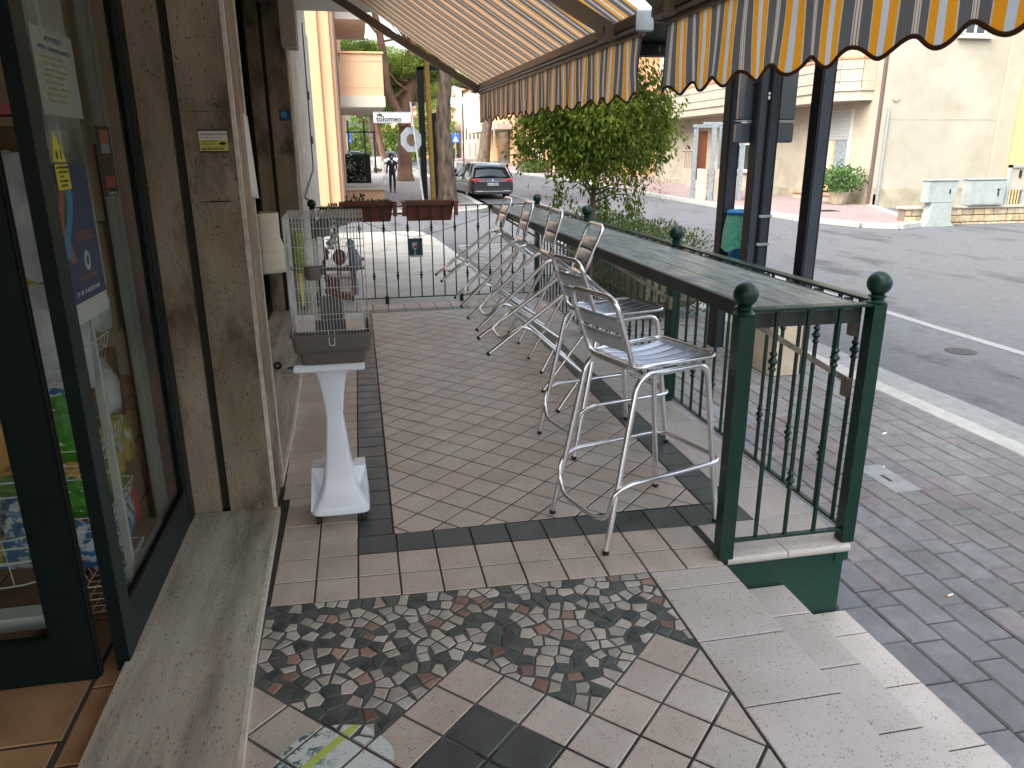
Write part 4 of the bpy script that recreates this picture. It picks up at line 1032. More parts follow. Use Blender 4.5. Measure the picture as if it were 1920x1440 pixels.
for s in (-1, 1):
    MB().box(s*.09-.045, s*.09+.04, .06, .12, .30, .306).box(s*.09-.045, s*.09+.04, .055, .06, .306, .36).build('upper_feeder', M_clear, cage)
# perches, bottle, toys
o = MB().tube([(-CX+.01, -.02, .43), (-.09, -.01, .415), (0, 0, .42), (.08, .005, .415), (CX-.005, .01, .42)], .008, 7).build('perch', M_perch, cage, smooth=50)
MB().tube([(-CX+.01, -.07, .44), (-.10, -.04, .425), (-.02, -.07, .41)], .006, 6).build('perch', M_perch, cage, smooth=50)
MB().tube([(.05, -.06, .43), (.10, -.01, .435), (CX-.005, .05, .455)], .006, 6).build('perch', M_perch, cage, smooth=50)
bt = MB().lathe([(.003, .585), (.018, .58), (.028, .56), (.030, .53), (.030, .47), (.027, .465)], (-.052, -CY-.03, 0), 16).build('water_bottle', M_clear, cage, smooth=50)
MB().lathe([(.028, .463), (.032, .46), (.033, .42), (.030, .405), (.02, .402)], (-.052, -CY-.03, 0), 16).build('bottle_cup', M_tray, bt, smooth=50)
lad = MB()
for i in range(9): lad.lathe([(.003, -.012), (.010, -.006), (.010, .006), (.003, .012)], (-.008+.012*math.cos(i), -.03, .50-.022*i), 9)
for i in range(9):
    lad.lathe([(.003, -.007), (.0145, -.006), (.0145, .006), (.003, .007)], (.004+.0118*i, -.03, .318-.004*i), 9, ax='x')
for i in range(6): lad.lathe([(.003, -.012), (.010, -.006), (.010, .006), (.003, .012)], (.105, -.03, .31+.02*i), 9)
lad.build('beaded_swing', M_toyb, cage, smooth=40)
tz = MB()
for i in range(26): tz.ball((.02+random.uniform(-.028, .028), -.01+random.uniform(-.02, .02), .50+i*.0055), random.uniform(.006, .012), 7)
tz.build('hanging_toy', M_wiregrey, cage, smooth=60)
MB().lathe([(.002, .655), (.02, .64), (.036, .60), (.040, .575), (.036, .572)], (-.012, .0, 0), 12).build('grey_bell', M_tray, cage, smooth=50)
MB().ball((.052, -.01, .475), .032, 14, (.9, .9, 1.15)).build('coconut_ball', M_toyb, cage, smooth=60)
def bird(name, label, loc, rotz, tilt, mb_, mh, mw, mt):
    t = thing(name, label, 'bird', loc, group='budgerigars in the cage', rot=(tilt, 0, rotz))
    # body of revolution along z, continuous from tail base to crown
    prof = [(.0015, -.055), (.007, -.045), (.013, -.03), (.0185, -.008), (.0195, .012), (.017, .03), (.0125, .040), (.0135, .048), (.0145, .058), (.0125, .068), (.007, .075), (.001, .0775)]
    MB().lathe(prof, (0, 0, 0), 14, sy=1.05).build('body', mb_, t, smooth=70)
    MB().ball((0, -.002, .060), .0142, 12, (1, 1.05, .95)).build('head', mh, t, smooth=70)
    for s in (-1, 1): MB().ball((s*.0125, .005, -.002), .02, 10, (.45, .75, 1.9)).build('wing', mw, t, smooth=60)
    MB().add([(-.006, .004, -.04), (.006, .004, -.04), (.0035, .014, -.135), (-.0035, .014, -.135), (-.006, .008, -.04), (.006, .008, -.04), (.0035, .017, -.135), (-.0035, .017, -.135)],
             [(0, 1, 2, 3), (7, 6, 5, 4), (0, 4, 5, 1), (1, 5, 6, 2), (2, 6, 7, 3), (3, 7, 4, 0)]).build('tail', mt, t)
    MB().lathe([(.0045, 0), (.003, .006), (.0004, .010)], (0, -.0, 0), 8, ax='y').build('beak', M_seed, t).location = (0, -.018, .058)
    t.children[-1].rotation_euler = (0, 0, math.pi)
    for s in (-1, 1):
        MB().ball((s*.0118, -.008, .063), .0022, 7).build('eye', M_dk, t, smooth=60)
        MB().tube([(s*.006, -.006, -.02), (s*.006, -.010, -.036), (s*.006, -.018, -.038)], .0016, 5).build('foot', M_seed, t)
    t.scale = (1.45, 1.45, 1.45)
    return t
bird('budgerigar', 'green and yellow budgerigar perched at the left of the cage', (-.255, 3.215, 1.205), R(200), R(-6), M_birdg, M_birdy, M_birdg, M_birdy)
bird('budgerigar', 'grey and pale blue budgerigar perched at the right of the cage', (-.035, 3.26, 1.19), R(150), R(-14), M_birdb, M_birdw, M_birdb, M_birdk).scale = (1.2, 1.2, 1.15)

# lamp shade on the wall, door furniture on the threshold
G_ = []
for i in range(13):
    z = 1.06+.285*i/12; w_ = .058+.030*max(0, 1-(z-1.06)/.16)**.7
    G_.append([(-.490+(w_+.03)*math.sin(math.pi*j/12)*1.15, 3.90-(w_+.018)*math.cos(math.pi*j/12), z) for j in range(13)])
o = tag(MB().grid(G_).build('wall_lamp_shade', M_shade, smooth=60), 'cream half-round lamp shade on the marble wall behind the first pillar', 'lamp shade')
sm = o.modifiers.new('thick', 'SOLIDIFY'); sm.thickness = .004
tag(MB().tube([(-.69+.022*math.cos(a), 5.80, .056+.022*math.sin(a)) for a in np.linspace(0, 2*math.pi, 17)[:-1]], .011, 8, True).build('rubber_ring', M_rubber, smooth=60), 'small black rubber ring standing on the marble threshold', 'ring')
bl_ = thing('door_bolt', 'small steel door bolt lying on the marble threshold edge', 'bolt', (-.575, 5.7, .03))
MB().bev(-.06, .06, -.03, .03, .0, .028, .004).build('body', M_zinc, bl_); MB().bev(-.03, .05, -.018, .018, .03, .034, .001).build('slot_plate', M_dk, bl_)

# ================================================================== AWNINGS
BX, BZ = 1.45, 2.30; TX, TZ = -.62, 3.72
def awning(label, y0, y1, arms, near, BZ, D, pitch, low, tiltx=0):
    t = thing('awning', label, 'awning', (BX, (y0+y1)/2, BZ))
    SY = lambda y: (y-low)/pitch+.215+20
    n = 60; G_ = []; sy = []
    for i in range(7):
        u = i/6; row = []
        for j in range(n+1):
            y = lerp(y0, y1, j/n); row.append((lerp(BX-.01, TX, u), y, lerp(BZ+.045, TZ, u)-.05*math.sin(math.pi*u)+.004*math.sin(y*9))); sy.append(SY(y))
        G_.append(row)
    mb = MB().grid(G_); part('canopy', mb, M_fab, t, attr=('sy', sy), smooth=60)
    # front bar
    part('front_bar', MB().bev(BX-.045, BX+.035, y0, y1, BZ-.035, BZ+.045, .012), M_awf, t)
    part('bar_groove', MB().box(BX-.049, BX-.044, y0+.02, y1-.02, BZ-.022, BZ-.012), M_dk, t)
    part('valance_rail', MB().bev(BX-.02, BX+.02, y0+.03, y1-.03, BZ-.058, BZ-.036, .004), M_awf, t)
    for y in (y0, y1):
        s = -1 if y == y0 else 1
        part('end_cap', MB().bev(BX-.05, BX+.042, y-.02 if s < 0 else y, y if s < 0 else y+.02, BZ-.045, BZ+.055, .008), M_zinc if near else M_awf, t)
    # valance with scalloped lower edge and gathered waves
    n = int((y1-y0)/.0125); G_ = []; sy = []
    def bot(y): return BZ-.058-D-.021*math.cos(2*math.pi*(y-low)/pitch)
    def wx(y, v): return .011*v*math.sin(y*14+1.3*math.sin(y*5))+.004*v*math.sin(y*37)
    def wy(y, v): return .007*math.sin(math.pi*v)*math.sin(y*11+2)+(.03*v*math.sin(math.pi*min(1, v*1.2)) if abs(y-y0-.1) < .08 else 0)
    for i in range(9):
        v = i/8; row = []
        for j in range(n+1):
            y = lerp(y0+.03, y1-.03, j/n); zt = BZ-.05
            row.append((BX+wx(y, v), y+wy(y, v), lerp(zt, bot(y), v))); sy.append(SY(y))
        G_.append(row)
    o = part('valance', MB().grid(G_), M_fab, t, attr=('sy', sy), smooth=70)
    part('valance_trim', MB().tube([(a-.0, b, c-.004) for a, b, c in G_[-1]], .0065, 6), M_trim, t, smooth=60)
    for jx in (0, -1): part('valance_trim', MB().tube([G_[i][jx] for i in range(9)], .004, 5), M_trim, t, smooth=60)
    for ya, yb, wd in arms:
        a = (BX-.06, ya, BZ+.01); mid = (lerp(BX, TX, .48), lerp(ya, yb, .48), lerp(BZ, TZ-.25, .48)-.02); b = (TX+.05, yb, TZ-.27)
        part('arm', MB().obox(a, mid, wd, .075), M_awf, t); part('arm', MB().obox(mid, b, wd+.01, .085), M_awf, t)
        part('arm_joint', MB().bev(BX-.10, BX-.035, ya-.07, ya+.07, BZ-.045, BZ+.03, .01), M_awf, t)
        part('pin', MB().lathe([(.008, -.06), (.008, -.035)], (BX-.055, ya-.02, BZ+.03), 8).box(BX-.062, BX-.05, ya+.0, ya+.06, BZ-.056, BZ-.05), M_dk, t)
    return t
awning('orange, grey and cream striped awning with scalloped valance, far one over the stools', 3.87, 9.12, [(9.06, 9.1, .05), (4.25, 4.6, .06)], True, 2.275, .28, .262, 4.105).rotation_euler = (.016, 0, 0)
awning('orange, grey and cream striped awning with scalloped valance, near one over the steps', -1.2, 3.60, [(3.45, 2.7, .07)], False, 2.235, .287, .2285, 2.254)

# ================================================================== BLACK SHELTER FRAME WITH NOTICE BOARDS
sh = thing('shelter', 'black steel kerbside shelter frame with smoked notice boards on the pavement', 'shelter', (3.8, 6.7, -.4))
def post(x, y, w_=.13, z0=-.4, z1=3.05, m=M_black):
    part('post', MB().bev(x-w_/2, x+w_/2, y-w_/2, y+w_/2, z0, z1, .006), m, sh)
    part('post_face', MB().box(x-w_/2+.02, x+w_/2-.02, y-w_/2-.004, y-w_/2, z0, z1), M_blackp, sh)
post(3.70, 7.30); post(3.965, 6.20); post(3.62, 6.62, .10); post(3.735, 6.62, .11)
for z in (1.02, .76): part('strap', MB().bev(3.67, 3.80, 6.55, 6.57, z, z+.025, .002), M_zinc, sh)
part('roof_beam', MB().bev(3.3, 4.1, 5.0, 10.4, 2.95, 3.12, .01), M_black, sh)
part('roof_beam', MB().bev(2.6, 4.4, 9.9, 10.1, 2.80, 2.95, .01), M_black, sh)
for (z0, z1, ya, yb, xa, xb) in ((1.90, 2.75, 6.45, 7.22, 3.70, 3.60), (1.70, 1.86, 6.50, 7.24, 3.70, 3.60)):
    pass
part('notice_board', MB().bev(3.45, 4.02, 6.70, 6.735, 1.89, 2.75, .012), M_board, sh)
part('board_edge', MB().bev(3.44, 4.03, 6.698, 6.737, 1.875, 1.888, .003), M_zinc, sh)
part('small_board', MB().bev(3.44, 4.02, 6.70, 6.735, 1.69, 1.865, .012), M_board, sh)
part('sticker', MB().box(3.66, 3.69, 6.5655, 6.567, 2.06, 2.09).box(3.66, 3.69, 6.5655, 6.567, 2.10, 2.12), M_paper, sh)
blk = tag(MB().bev(3.66, 3.95, 6.08, 6.90, -.4, .16, .012).build('concrete_block', M_conc), 'weathered yellowish concrete block at the foot of the shelter posts', 'block')
bn = thing('litter_bin', 'blue litter bin with a green bag hung on the shelter post', 'bin', (3.80, 7.08, .5))
MB().lathe([(.10, 0), (.125, .02), (.15, .40), (.15, .42)], (0, 0, 0), 24).build('barrel', M_bin, bn, smooth=40)
MB().tube([(.158*math.cos(a), .158*math.sin(a), .53) for a in np.linspace(0, 2*math.pi, 25)[:-1]], .022, 8, True).build('rim', M_bin, bn, smooth=60)
G_ = []
for i in range(12):
    z = .53-.36*i/11; row = []
    for j in range(41):
        a = 2*math.pi*j/40; rr = .164+.045*i/11+.006*math.sin(a*9+i*.5)+.005*math.sin(a*17+1); zz = z+(.025*math.sin(a*5) if i == 11 else 0); row.append((rr*math.cos(a), rr*math.sin(a), zz))
    G_.append(row)
MB().grid(G_).build('bag', M_bag, bn, smooth=70)

# ================================================================== PLANTERS AND CARD ON FAR RAILING
def planter(label, xc):
    t = thing('planter_box', label, 'planter', (xc, 8.535, .90), group='terracotta planters on the railing')
    def ring(z, a, b): return [(-a, -b, z), (a, -b, z), (a, b, z), (-a, b, z)]
    rs = [ring(0, .235, .06), ring(.16, .265, .085), ring(.165, .285, .095), ring(.215, .285, .095), ring(.215, .27, .082), ring(.18, .265, .078)]
    vs = [p_ for r_ in rs for p_ in r_]
    MB().add(vs, [(i*4+j, i*4+(j+1) % 4, (i+1)*4+(j+1) % 4, (i+1)*4+j) for i in range(5) for j in range(4)]+[(3, 2, 1, 0)]).build('trough', M_terrap, t)
    MB().add(ring(.19, .262, .076), [(0, 1, 2, 3)]).build('soil', M_soil, t)
    MB().bev(-.06, .06, -.085, -.072, .045, .085, .002).build('plate', M_terrap, t)
    for s in (-1, 1):
        MB().obox((s*.283, -.155, .215), (s*.283, -.16, .06), .045, .02, (0, 1, 0)).obox((s*.283, -.165, .205), (s*.283, .09, .205), .045, .02).build('hook', M_terrap, t)
    return t
pa = planter('terracotta trough planter with sparse green shoots on the far railing', .10)
planter('empty terracotta trough planter on the far railing, right of the planted one', .765)
n = 260; a = rng.uniform(-.24, .24, n); cs = np.stack([a, rng.uniform(-.06, .06, n), .19+rng.random(n)*.10*(.4+.6*(a < .0))], 1)
leaves('shoots', M_leafH, cs, rng.normal(size=(n, 3))*.5+np.array([0, 0, 1]), rng.uniform(.03, .06, n), .3, pa, kind='stuff')
shr = thing('shrub', 'low green shrub behind the corner post of the far railing', 'shrub', (-.25, 8.9, .95))
n = 1500; r_ = rng.normal(size=(n, 3)); r_ /= np.linalg.norm(r_, axis=1)[:, None]; cs = r_*np.array([.22, .15, .13])*(rng.random(n)**.4)[:, None]
leaves('foliage', M_leafH, cs, r_*.4+np.array([0, 0, 1])+rng.normal(size=(n, 3))*.3, rng.uniform(.03, .055, n), .35, shr)
MB().tube([(0, 0, -1.0), (0, 0, 0)], .012, 6).build('stem', M_bark2, shr)
MB().lathe([(.10, -.98), (.14, -.7), (.15, -.68)], (0, 0, 0), 14).build('pot', M_terrap, shr)
crd = tag(MB().bev(.50, .66, 8.30, 8.305, .53, .73, .001).build('menu_card', M_navy), 'small dark blue card with a wine glass picture hanging on the far railing', 'card')
gl = MB().lathe([(.018, .555), (.02, .557), (.003, .562), (.003, .61), (.02, .62), (.03, .65), (.027, .685)], (.575, 8.296, 0), 12, sy=.1); gl.build('glass_print', M_paper, crd, smooth=60)
MB().box(.562, .60, 8.2915, 8.293, .625, .65).box(.585, .612, 8.2915, 8.293, .65, .668).build('drink_print', M_inkr, crd)
MB().box(.505, .655, 8.2985, 8.2995, .525, .545).build('white_band', M_paper, crd)
pts = [(-.1, 8.36, .97), (.12, 8.33, .88), (.35, 8.31, .79), (.575, 8.30, .74), (.8, 8.31, .79), (1.15, 8.33, .88), (1.5, 8.34, .99), (1.93, 8.38, 1.06)]
tag(MB().tube(pts, .0028, 5).build('string', M_dk), 'thin dark string slung along the far railing holding the card', 'string')

# ================================================================== HEDGE AND STREET TREE
hd = thing('hedge', 'clipped green hedge growing beside the kerb beyond the counter', 'hedge', (3.75, 10.4, -.38))
n = 16000; x = rng.uniform(-.52, .52, n); y = rng.uniform(-2.0, 2.0, n); z = rng.random(n)**.7*1.12
cs = np.stack([x, y, z*(1-.25*(np.abs(x)/.52)**4)+.05*np.sin(y*5)], 1); keep = (np.abs(x) > .33) | (z > .85) | (np.abs(y) > 1.75); cs = cs[keep]
dr = np.stack([cs[:, 0]*1.2, cs[:, 1]*.1, np.ones(len(cs))*.8], 1)+rng.normal(size=cs.shape)*.45
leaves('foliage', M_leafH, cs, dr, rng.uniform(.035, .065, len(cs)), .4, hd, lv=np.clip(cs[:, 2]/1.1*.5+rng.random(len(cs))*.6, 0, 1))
MB().bev(-.36, .36, -1.8, 1.8, .12, .86, .1).build('inner_twigs', M_leafD if False else M_bark2, hd)
st_ = thing('street_tree', 'small round-crowned street tree with drooping leaves standing in the hedge', 'tree', (3.19, 10.2, -.38))
tr = MB().tube([(0, 0, 0), (.02, .01, .7), (-.01, 0, 1.35), (.02, 0, 1.75)], .04, 10, radii=[.05, .042, .038, .03])
LB = []
for i in range(16):
    a = i*2.4; e = random.uniform(.2, 1.1); l = random.uniform(.45, .8)
    d = Vector((math.cos(a)*math.cos(e), math.sin(a)*math.cos(e), math.sin(e))); b0 = Vector((0, 0, random.uniform(1.3, 1.75)))
    p1 = b0+d*l*.5; p2 = b0+d*l+Vector((0, 0, -.12)); tr.tube([b0, p1, p2], .012, 5, radii=[.018, .011, .005]); LB.append((p1, p2))
tr.build('trunk', M_bark2, st_, smooth=60)
cl = []; dirs = []; lv = []
for i in range(640):
    th = random.uniform(0, 2*math.pi); ph = math.acos(random.uniform(-1, 1)); rr = random.random()**.33
    lobe = 1+.16*math.sin(3*th+1)+.12*math.sin(5*th+ph*3)
    c = np.array([math.sin(ph)*math.cos(th)*1.02*lobe, math.sin(ph)*math.sin(th)*.95*lobe, math.cos(ph)*.86])*rr+np.array([0, 0, 2.36])
    if c[2] < 1.75 and random.random() < .6: continue
    k = random.randint(22, 44); sp = random.uniform(.07, .15)
    q = rng.normal(size=(k, 3))*np.array([sp, sp, sp*1.25])+c; cl.append(q)
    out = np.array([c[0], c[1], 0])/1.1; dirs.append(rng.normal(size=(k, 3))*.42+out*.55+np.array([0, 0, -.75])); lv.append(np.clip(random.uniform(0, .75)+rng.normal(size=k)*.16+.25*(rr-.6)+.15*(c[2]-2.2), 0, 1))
for i in range(12):  # hanging twigs at the lower rim
    a = random.uniform(0, 2*math.pi); r0 = random.uniform(.15, .95); c0 = np.array([r0*math.cos(a), r0*math.sin(a), random.uniform(1.35, 1.75)])
    k = 34; t_ = rng.random(k)[:, None]; q = c0+t_*np.array([.12*math.cos(a), .12*math.sin(a), -random.uniform(.25, .55)])+rng.normal(size=(k, 3))*.035
    cl.append(q); dirs.append(rng.normal(size=(k, 3))*.4+np.array([0, 0, -1])); lv.append(rng.random(k)*.5)
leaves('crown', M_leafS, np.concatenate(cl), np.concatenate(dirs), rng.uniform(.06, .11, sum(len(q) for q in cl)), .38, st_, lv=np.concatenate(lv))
cl = []
for i in range(34):
    a = random.uniform(-2.6, .4); c = np.array([.95*math.cos(a), .9*math.sin(a), 2.3+random.uniform(-.95, .5)]); cl.append(c+rng.normal(size=(60, 3))*np.array([.07, .07, .10]))
leaves('seed_tassels', M_leafbr, np.concatenate(cl), rng.normal(size=(34*60, 3))+np.array([0, 0, -.4]), rng.uniform(.018, .035, 34*60), .3, st_, kind='stuff')

# ================================================================== STREET FURNITURE FAR LEFT
sg = thing('street_sign', 'white street name sign on a tilted grey pole by the far corner', 'sign', (2.075, 25.4, -.02)); sg.scale = (.847, .847, .847)
MB().tube([(0.08, 0, -.30), (-.30, 0, 3.75)], .04, 10).build('pole', M_zinc, sg, smooth=50)
sp_ = MB().bev(-1.70, -.32, -.02, .02, 3.02, 3.38, .01).build('sign_plate', M_signw, sg); 
MB().box(-1.70, -.32, -.026, -.022, 3.00, 3.025).box(-1.70, -.32, -.026, -.022, 3.375, 3.40).build('sign_border', M_zinc, sg)
text('via', .20, M_ink, (-1.58, -.03, 3.235), (R(90), 0, 0), sg, bold=.007); text('tolomeo', .27, M_ink, (-1.60, -.03, 3.06), (R(90), 0, 0), sg, bold=.005)
oc = [(.48*math.cos(a), .48*math.sin(a)) for a in np.linspace(math.pi/8, 2*math.pi+math.pi/8, 9)[:-1]]
s8 = thing('stop_sign_back', 'grey back of an octagonal traffic sign on the street sign pole', 'traffic sign', (1.80, 25.53, 2.02), rotz=R(28)); s8.scale = (.847, .847, .847)
mb = MB(); vs = [(x, -.01, z*1.0) for x, z in oc]+[(x, .01, z) for x, z in oc]
mb.add(vs, [tuple(range(8)), tuple(range(15, 7, -1))]+[(i, (i+1) % 8, 8+(i+1) % 8, 8+i) for i in range(8)]).build('plate', M_signg, s8)
MB().ball((0, -.02, 0), .22, 16, (1, .05, 1)).build('faded_disc', M_barkr, s8, smooth=60)
pt = thing('black_portal', 'tall black steel frame beside an ochre pole at the far corner', 'steel frame', (2.75, 31.2, gz(31)))
MB().bev(-.22, .02, -.1, .1, 0, 4.95, .01).build('post', M_black, pt); MB().bev(-.22, 1.1, -.1, .1, 4.85, 4.99, .01).build('beam', M_black, pt)
MB().bev(.30, .52, -.1, .1, 0, 3.3, .01).build('post', M_black, pt)
tag(MB().tube([(2.98, 31.0, gz(31)), (2.86, 31.0, gz(31)+6.6)], .10, 12).build('ochre_pole', M_brass, smooth=50), 'ochre and black pole beside the black frame at the far corner', 'pole')
pt2 = tag(MB().bev(3.22, 3.46, 31.4, 31.5, gz(31), gz(31)+2.55, .01).build('grey_panel', M_bluegrey), 'narrow pale blue-grey panel standing between the pole and the pine trunk', 'panel')

# pines ----------------------------------------------------------
def pine(name, label, x, y, trunk, rad, crowns, mt, seed, white=False):
    t = thing(name, label, 'tree', (x, y, gz(y)), group='stone pines along the street'); t['label'] = label; del t['group']
    mb = MB(); k = len(trunk)
    pts = []
    for i in range(k-1):
        for j in range(4):
            u = j/4; pts.append((lerp(trunk[i][0], trunk[i+1][0], u)+random.uniform(-.03, .03), lerp(trunk[i][1], trunk[i+1][1], u), lerp(trunk[i][2], trunk[i+1][2], u)))
    pts.append(trunk[-1]); m_ = len(pts)
    mb.tube(pts, rad, 14, radii=[rad*(1.2-.72*i/m_ + (.25 if i == 0 else 0)) for i in range(m_)])
    for v in range(len(mb.v)):
        q = mb.v[v]; w_ = 1+.05*math.sin(q[2]*7+q[0]*30)+.03*math.sin(q[2]*19)
        mb.v[v] = (q[0]+random.uniform(-.02, .02)*rad*4*.3, q[1], q[2])
    mb.build('trunk', mt, t, smooth=70)
    if white: MB().tube([trunk[0], (trunk[0][0]*.8+trunk[1][0]*.2, trunk[0][1], 1.2)], rad*1.32, 14).build('whitewash_band', M_whitew, t, smooth=60)
    C_, D_, V_ = [], [], []; br = MB(); top = Vector(trunk[-1])
    for cx, cy, cz, rx, rz in crowns:
        c0 = Vector((cx, cy, cz)); bs = Vector(trunk[-2]); mid = (bs+c0)/2+Vector((0, 0, -.2)); br.tube([bs, mid, c0], .06, 6, radii=[rad*.45, rad*.3, .03])
        m2 = int(60*rx*rx)+16
        for i in range(m2):
            th = random.uniform(0, 2*math.pi); rr = math.sqrt(random.random()); zz = random.uniform(-.5, 1)*math.sqrt(max(0, 1-rr*rr))
            c = np.array([cx+rx*rr*math.cos(th), cy+rx*rr*math.sin(th), cz+rz*zz]); kk = random.randint(26, 40); s_ = random.uniform(.13, .26)
            C_.append(rng.normal(size=(kk, 3))*np.array([s_, s_, s_*.6])+c); D_.append(rng.normal(size=(kk, 3))*.6+np.array([0, 0, .8])); V_.append(np.clip(random.uniform(0, .7)+.25*zz+rng.normal(size=kk)*.15, 0, 1))
            if i % 7 == 0: br.tube([mid, (mid+Vector(c))/2+Vector((0, 0, -.1)), c], .03, 4, radii=[.04, .03, .01])
    br.build('limbs', mt, t, smooth=60)
    leaves('crown', M_needle, np.concatenate(C_), np.concatenate(D_), rng.uniform(.12, .24, sum(len(q) for q in C_)), .3, t, lv=np.concatenate(V_))
    return t
pine('pine_tree', 'thick straight pine trunk with furrowed bark behind the dark parked car', 3.32, 29.1, [(0, 0, 0), (.0, 0, 1.6), (-.10, 0, 2.6), (.05, 0, 4.4), (.10, 0, 6.5), (.1, 0, 8)], .30,
     [(.3, 0, 8.6, 2.6, .9), (-2.2, 1, 7.9, 1.8, .7), (2.8, .5, 7.8, 2.0, .8)], M_bark, 1)
pine('pine_tree', 'forked reddish pine with a curving trunk behind the walking woman', 2.95, 48.0, [(0, 0, 0), (.0, 0, 2.0), (.15, 0, 4.0), (.65, 0, 5.6), (.85, 0, 8)], .40,
     [(-3.0, 1, 7.0, 2.0, 1.5), (-1.4, 1, 5.6, 1.5, 1.0), (1.2, 1, 6.3, 2.0, 1.2), (2.0, 1, 7.2, 1.5, 1.2), (-1.8, 0, 4.1, 1.2, .5), (.9, 1, 9.8, 2.0, .8), (-4, 2, 5.6, 1.5, 1.0), (3.6, 2, 7.6, 2, 1.3)], M_barkr, 2)
lim = thing('pine_tree', 'leaning red pine stem sweeping up left of the forked pine', 'tree', (2.75, 47.6, gz(48)))
MB().tube([(.2, 0, 3.2), (-.3, 0, 4.3), (-.65, 0, 5.3), (-.75, 0, 6.8), (-.95, 0, 8.3), (-1.3, 0, 10)], .2, 12, radii=[.30, .27, .25, .22, .2, .15]).build('trunk', M_barkr, lim, smooth=70)
for q_ in ([(-.7, 0, 6.4), (-.1, 0, 5.6), (.5, 0, 5.2)], [(-.8, 0, 7.8), (.2, 0, 8.0), (.9, 0, 8.5)], [(-.9, 0, 8), (-1.6, 0, 8.8), (-2.0, 0, 9.4)]): MB().tube(q_, .06, 8).build('limb', M_barkr, lim, smooth=60)
C_ = []
for c in ((-1.3, 0, 10.4, 1.3), (.9, 0, 8.9, .8), (-2.1, 0, 9.6, .8)):
    for i in range(40): C_.append(rng.normal(size=(28, 3))*np.array([.2, .2, .12])+np.array([c[0]+random.gauss(0, c[3]*.5), random.gauss(0, .6), c[2]+random.gauss(0, .25)]))
C_ = np.concatenate(C_); leaves('crown', M_needle, C_, rng.normal(size=C_.shape)+np.array([0, 0, .8]), rng.uniform(.12, .22, len(C_)), .3, lim)
pine('pine_tree', 'slim pine with a whitewashed foot beside the far shelter frame', 1.85, 66.0, [(0, 0, 0), (-.35, 0, 2.5), (-.45, 0, 5), (-.3, 0, 7)], .30, [(0, 0, 8.2, 3.4, 1.6), (-3, 0, 6.2, 2.2, 1.2), (3, 1, 6.8, 2.2, 1.4)], M_bark, 3, True)
pine('pine_tree', 'distant tall pine on the left pavement, far beyond the shelter', 3.2, 92.0, [(0, 0, 0), (-.6, 0, 4), (-.5, 0, 8)], .4, [(0, 0, 9, 5, 2.5), (-5, 0, 7.2, 3.5, 2.5), (4, 0, 8, 3.5, 2.2)], M_barkr, 4)
pine('pine_tree', 'pine trunk leaning right on the opposite pavement beside the lamp post', 13.6, 84, [(0, 0, 0), (.5, 0, 4), (1.0, 0, 7), (.9, 0, 9)], .55, [(.8, 0, 10.2, 3.5, 1.2), (-2.2, 0, 8.5, 2, .8)], M_bark, 5)
pine('pine_tree', 'short pine trunk in the shrub bed on the opposite pavement', 17.3, 80, [(0, 0, 0), (-.4, 0, 4), (-.7, 0, 6)], .55, [(-.5, 0, 8, 3, 1.4)], M_barkr, 6)
# leafy mass closing the end of the avenue
n = 15000; cs = np.stack([rng.uniform(-30, 14, n), rng.uniform(108, 116, n), 1.4+rng.random(n)**1.2*8.5], 1)
cs[:, 2] *= .75+.25*np.sin(cs[:, 0]*.7)+.12*np.sin(cs[:, 0]*2.1)
o = leaves('far_trees', M_needle, cs, rng.normal(size=(n, 3))+np.array([0, 0, .5]), rng.uniform(.4, .8, n), .5, None, kind='stuff', lv=rng.random(n)*.6); tag(o, 'mass of green trees closing the far end of the avenue', 'trees')

# ================================================================== BUILDINGS
def window(par, x0, x1, z0, z1, y, axis='y', fm=M_winf, gm=M_win, t_=.07, d=.06):
    """framed window on a wall; axis y: wall faces -y at y; axis x: wall faces -x at y"""
    def bx(a0, a1, b0, b1, u, v):
        return MB().box(a0, a1, y+b0, y+b1, u, v) if axis == 'y' else MB().box(y+b0, y+b1, a0, a1, u, v)
    f = bx(x0, x1, -.03, d, z0, z0+t_)
    for q in ((x0, x1, z1-t_, z1), (x0, x0+t_, z0, z1), (x1-t_, x1, z0, z1), ((x0+x1)/2-t_/2, (x0+x1)/2+t_/2, z0, z1)):
        b = bx(q[0], q[1], -.03+.001*random.random(), d, q[2], q[3]); f.add(b.v, b.f)
    fo = part('window', f, fm, par)
    gq = bx(x0+t_, x1-t_, .0, .01, z0+t_, z1-t_); gq.build('pane', gm, fo); fo.children[-1].location = -Vector(par.location)
    return fo
# peach building, left
ob = thing('peach_building', 'peach rendered building with projecting balconies on the far left corner', 'building', (-1, 26, gz(26)))
part('wall', MB().box(-9, -.42, 25.6, 46, gz(26)-.3, 12), M_orange, ob)
for x0, x1 in ((-1.02, -.90), (-.66, -.55)): part('pilaster', MB().box(x0, x1, 25.52, 25.6, gz(26), 12), M_orange, ob)
part('downpipe', MB().tube([(-.40, 25.55, 0.0), (-.40, 25.55, 12)], .045, 8), M_brown, ob)
part('balcony_slab', MB().box(-.42, 1.06, 26.0, 31, 3.03, 3.36), M_cream, ob); part('soffit', MB().box(-.42, 1.0, 26.05, 31, 3.0, 3.028), M_soffit, ob)
part('parapet', MB().box(-.30, 1.03, 26.05, 31, 3.362, 4.62), M_orange, ob); part('parapet_cap', MB().box(-.34, 1.07, 26.0, 31.05, 4.622, 4.68), M_salmon, ob)
part('parapet_groove', MB().box(-.30, 1.035, 26.04, 26.05, 3.62, 3.635).box(-.30, 1.035, 26.04, 26.05, 4.40, 4.415), M_salmon, ob)
part('upper_balcony', MB().box(-.42, .60, 26.4, 31, 5.65, 5.95).box(-.42, .60, 26.4, 26.5, 5.95, 7), M_soffit, ob)
part('shutter_edge', MB().box(-.44, -.36, 25.55, 25.6, 3.5, 5.2), M_brown, ob)
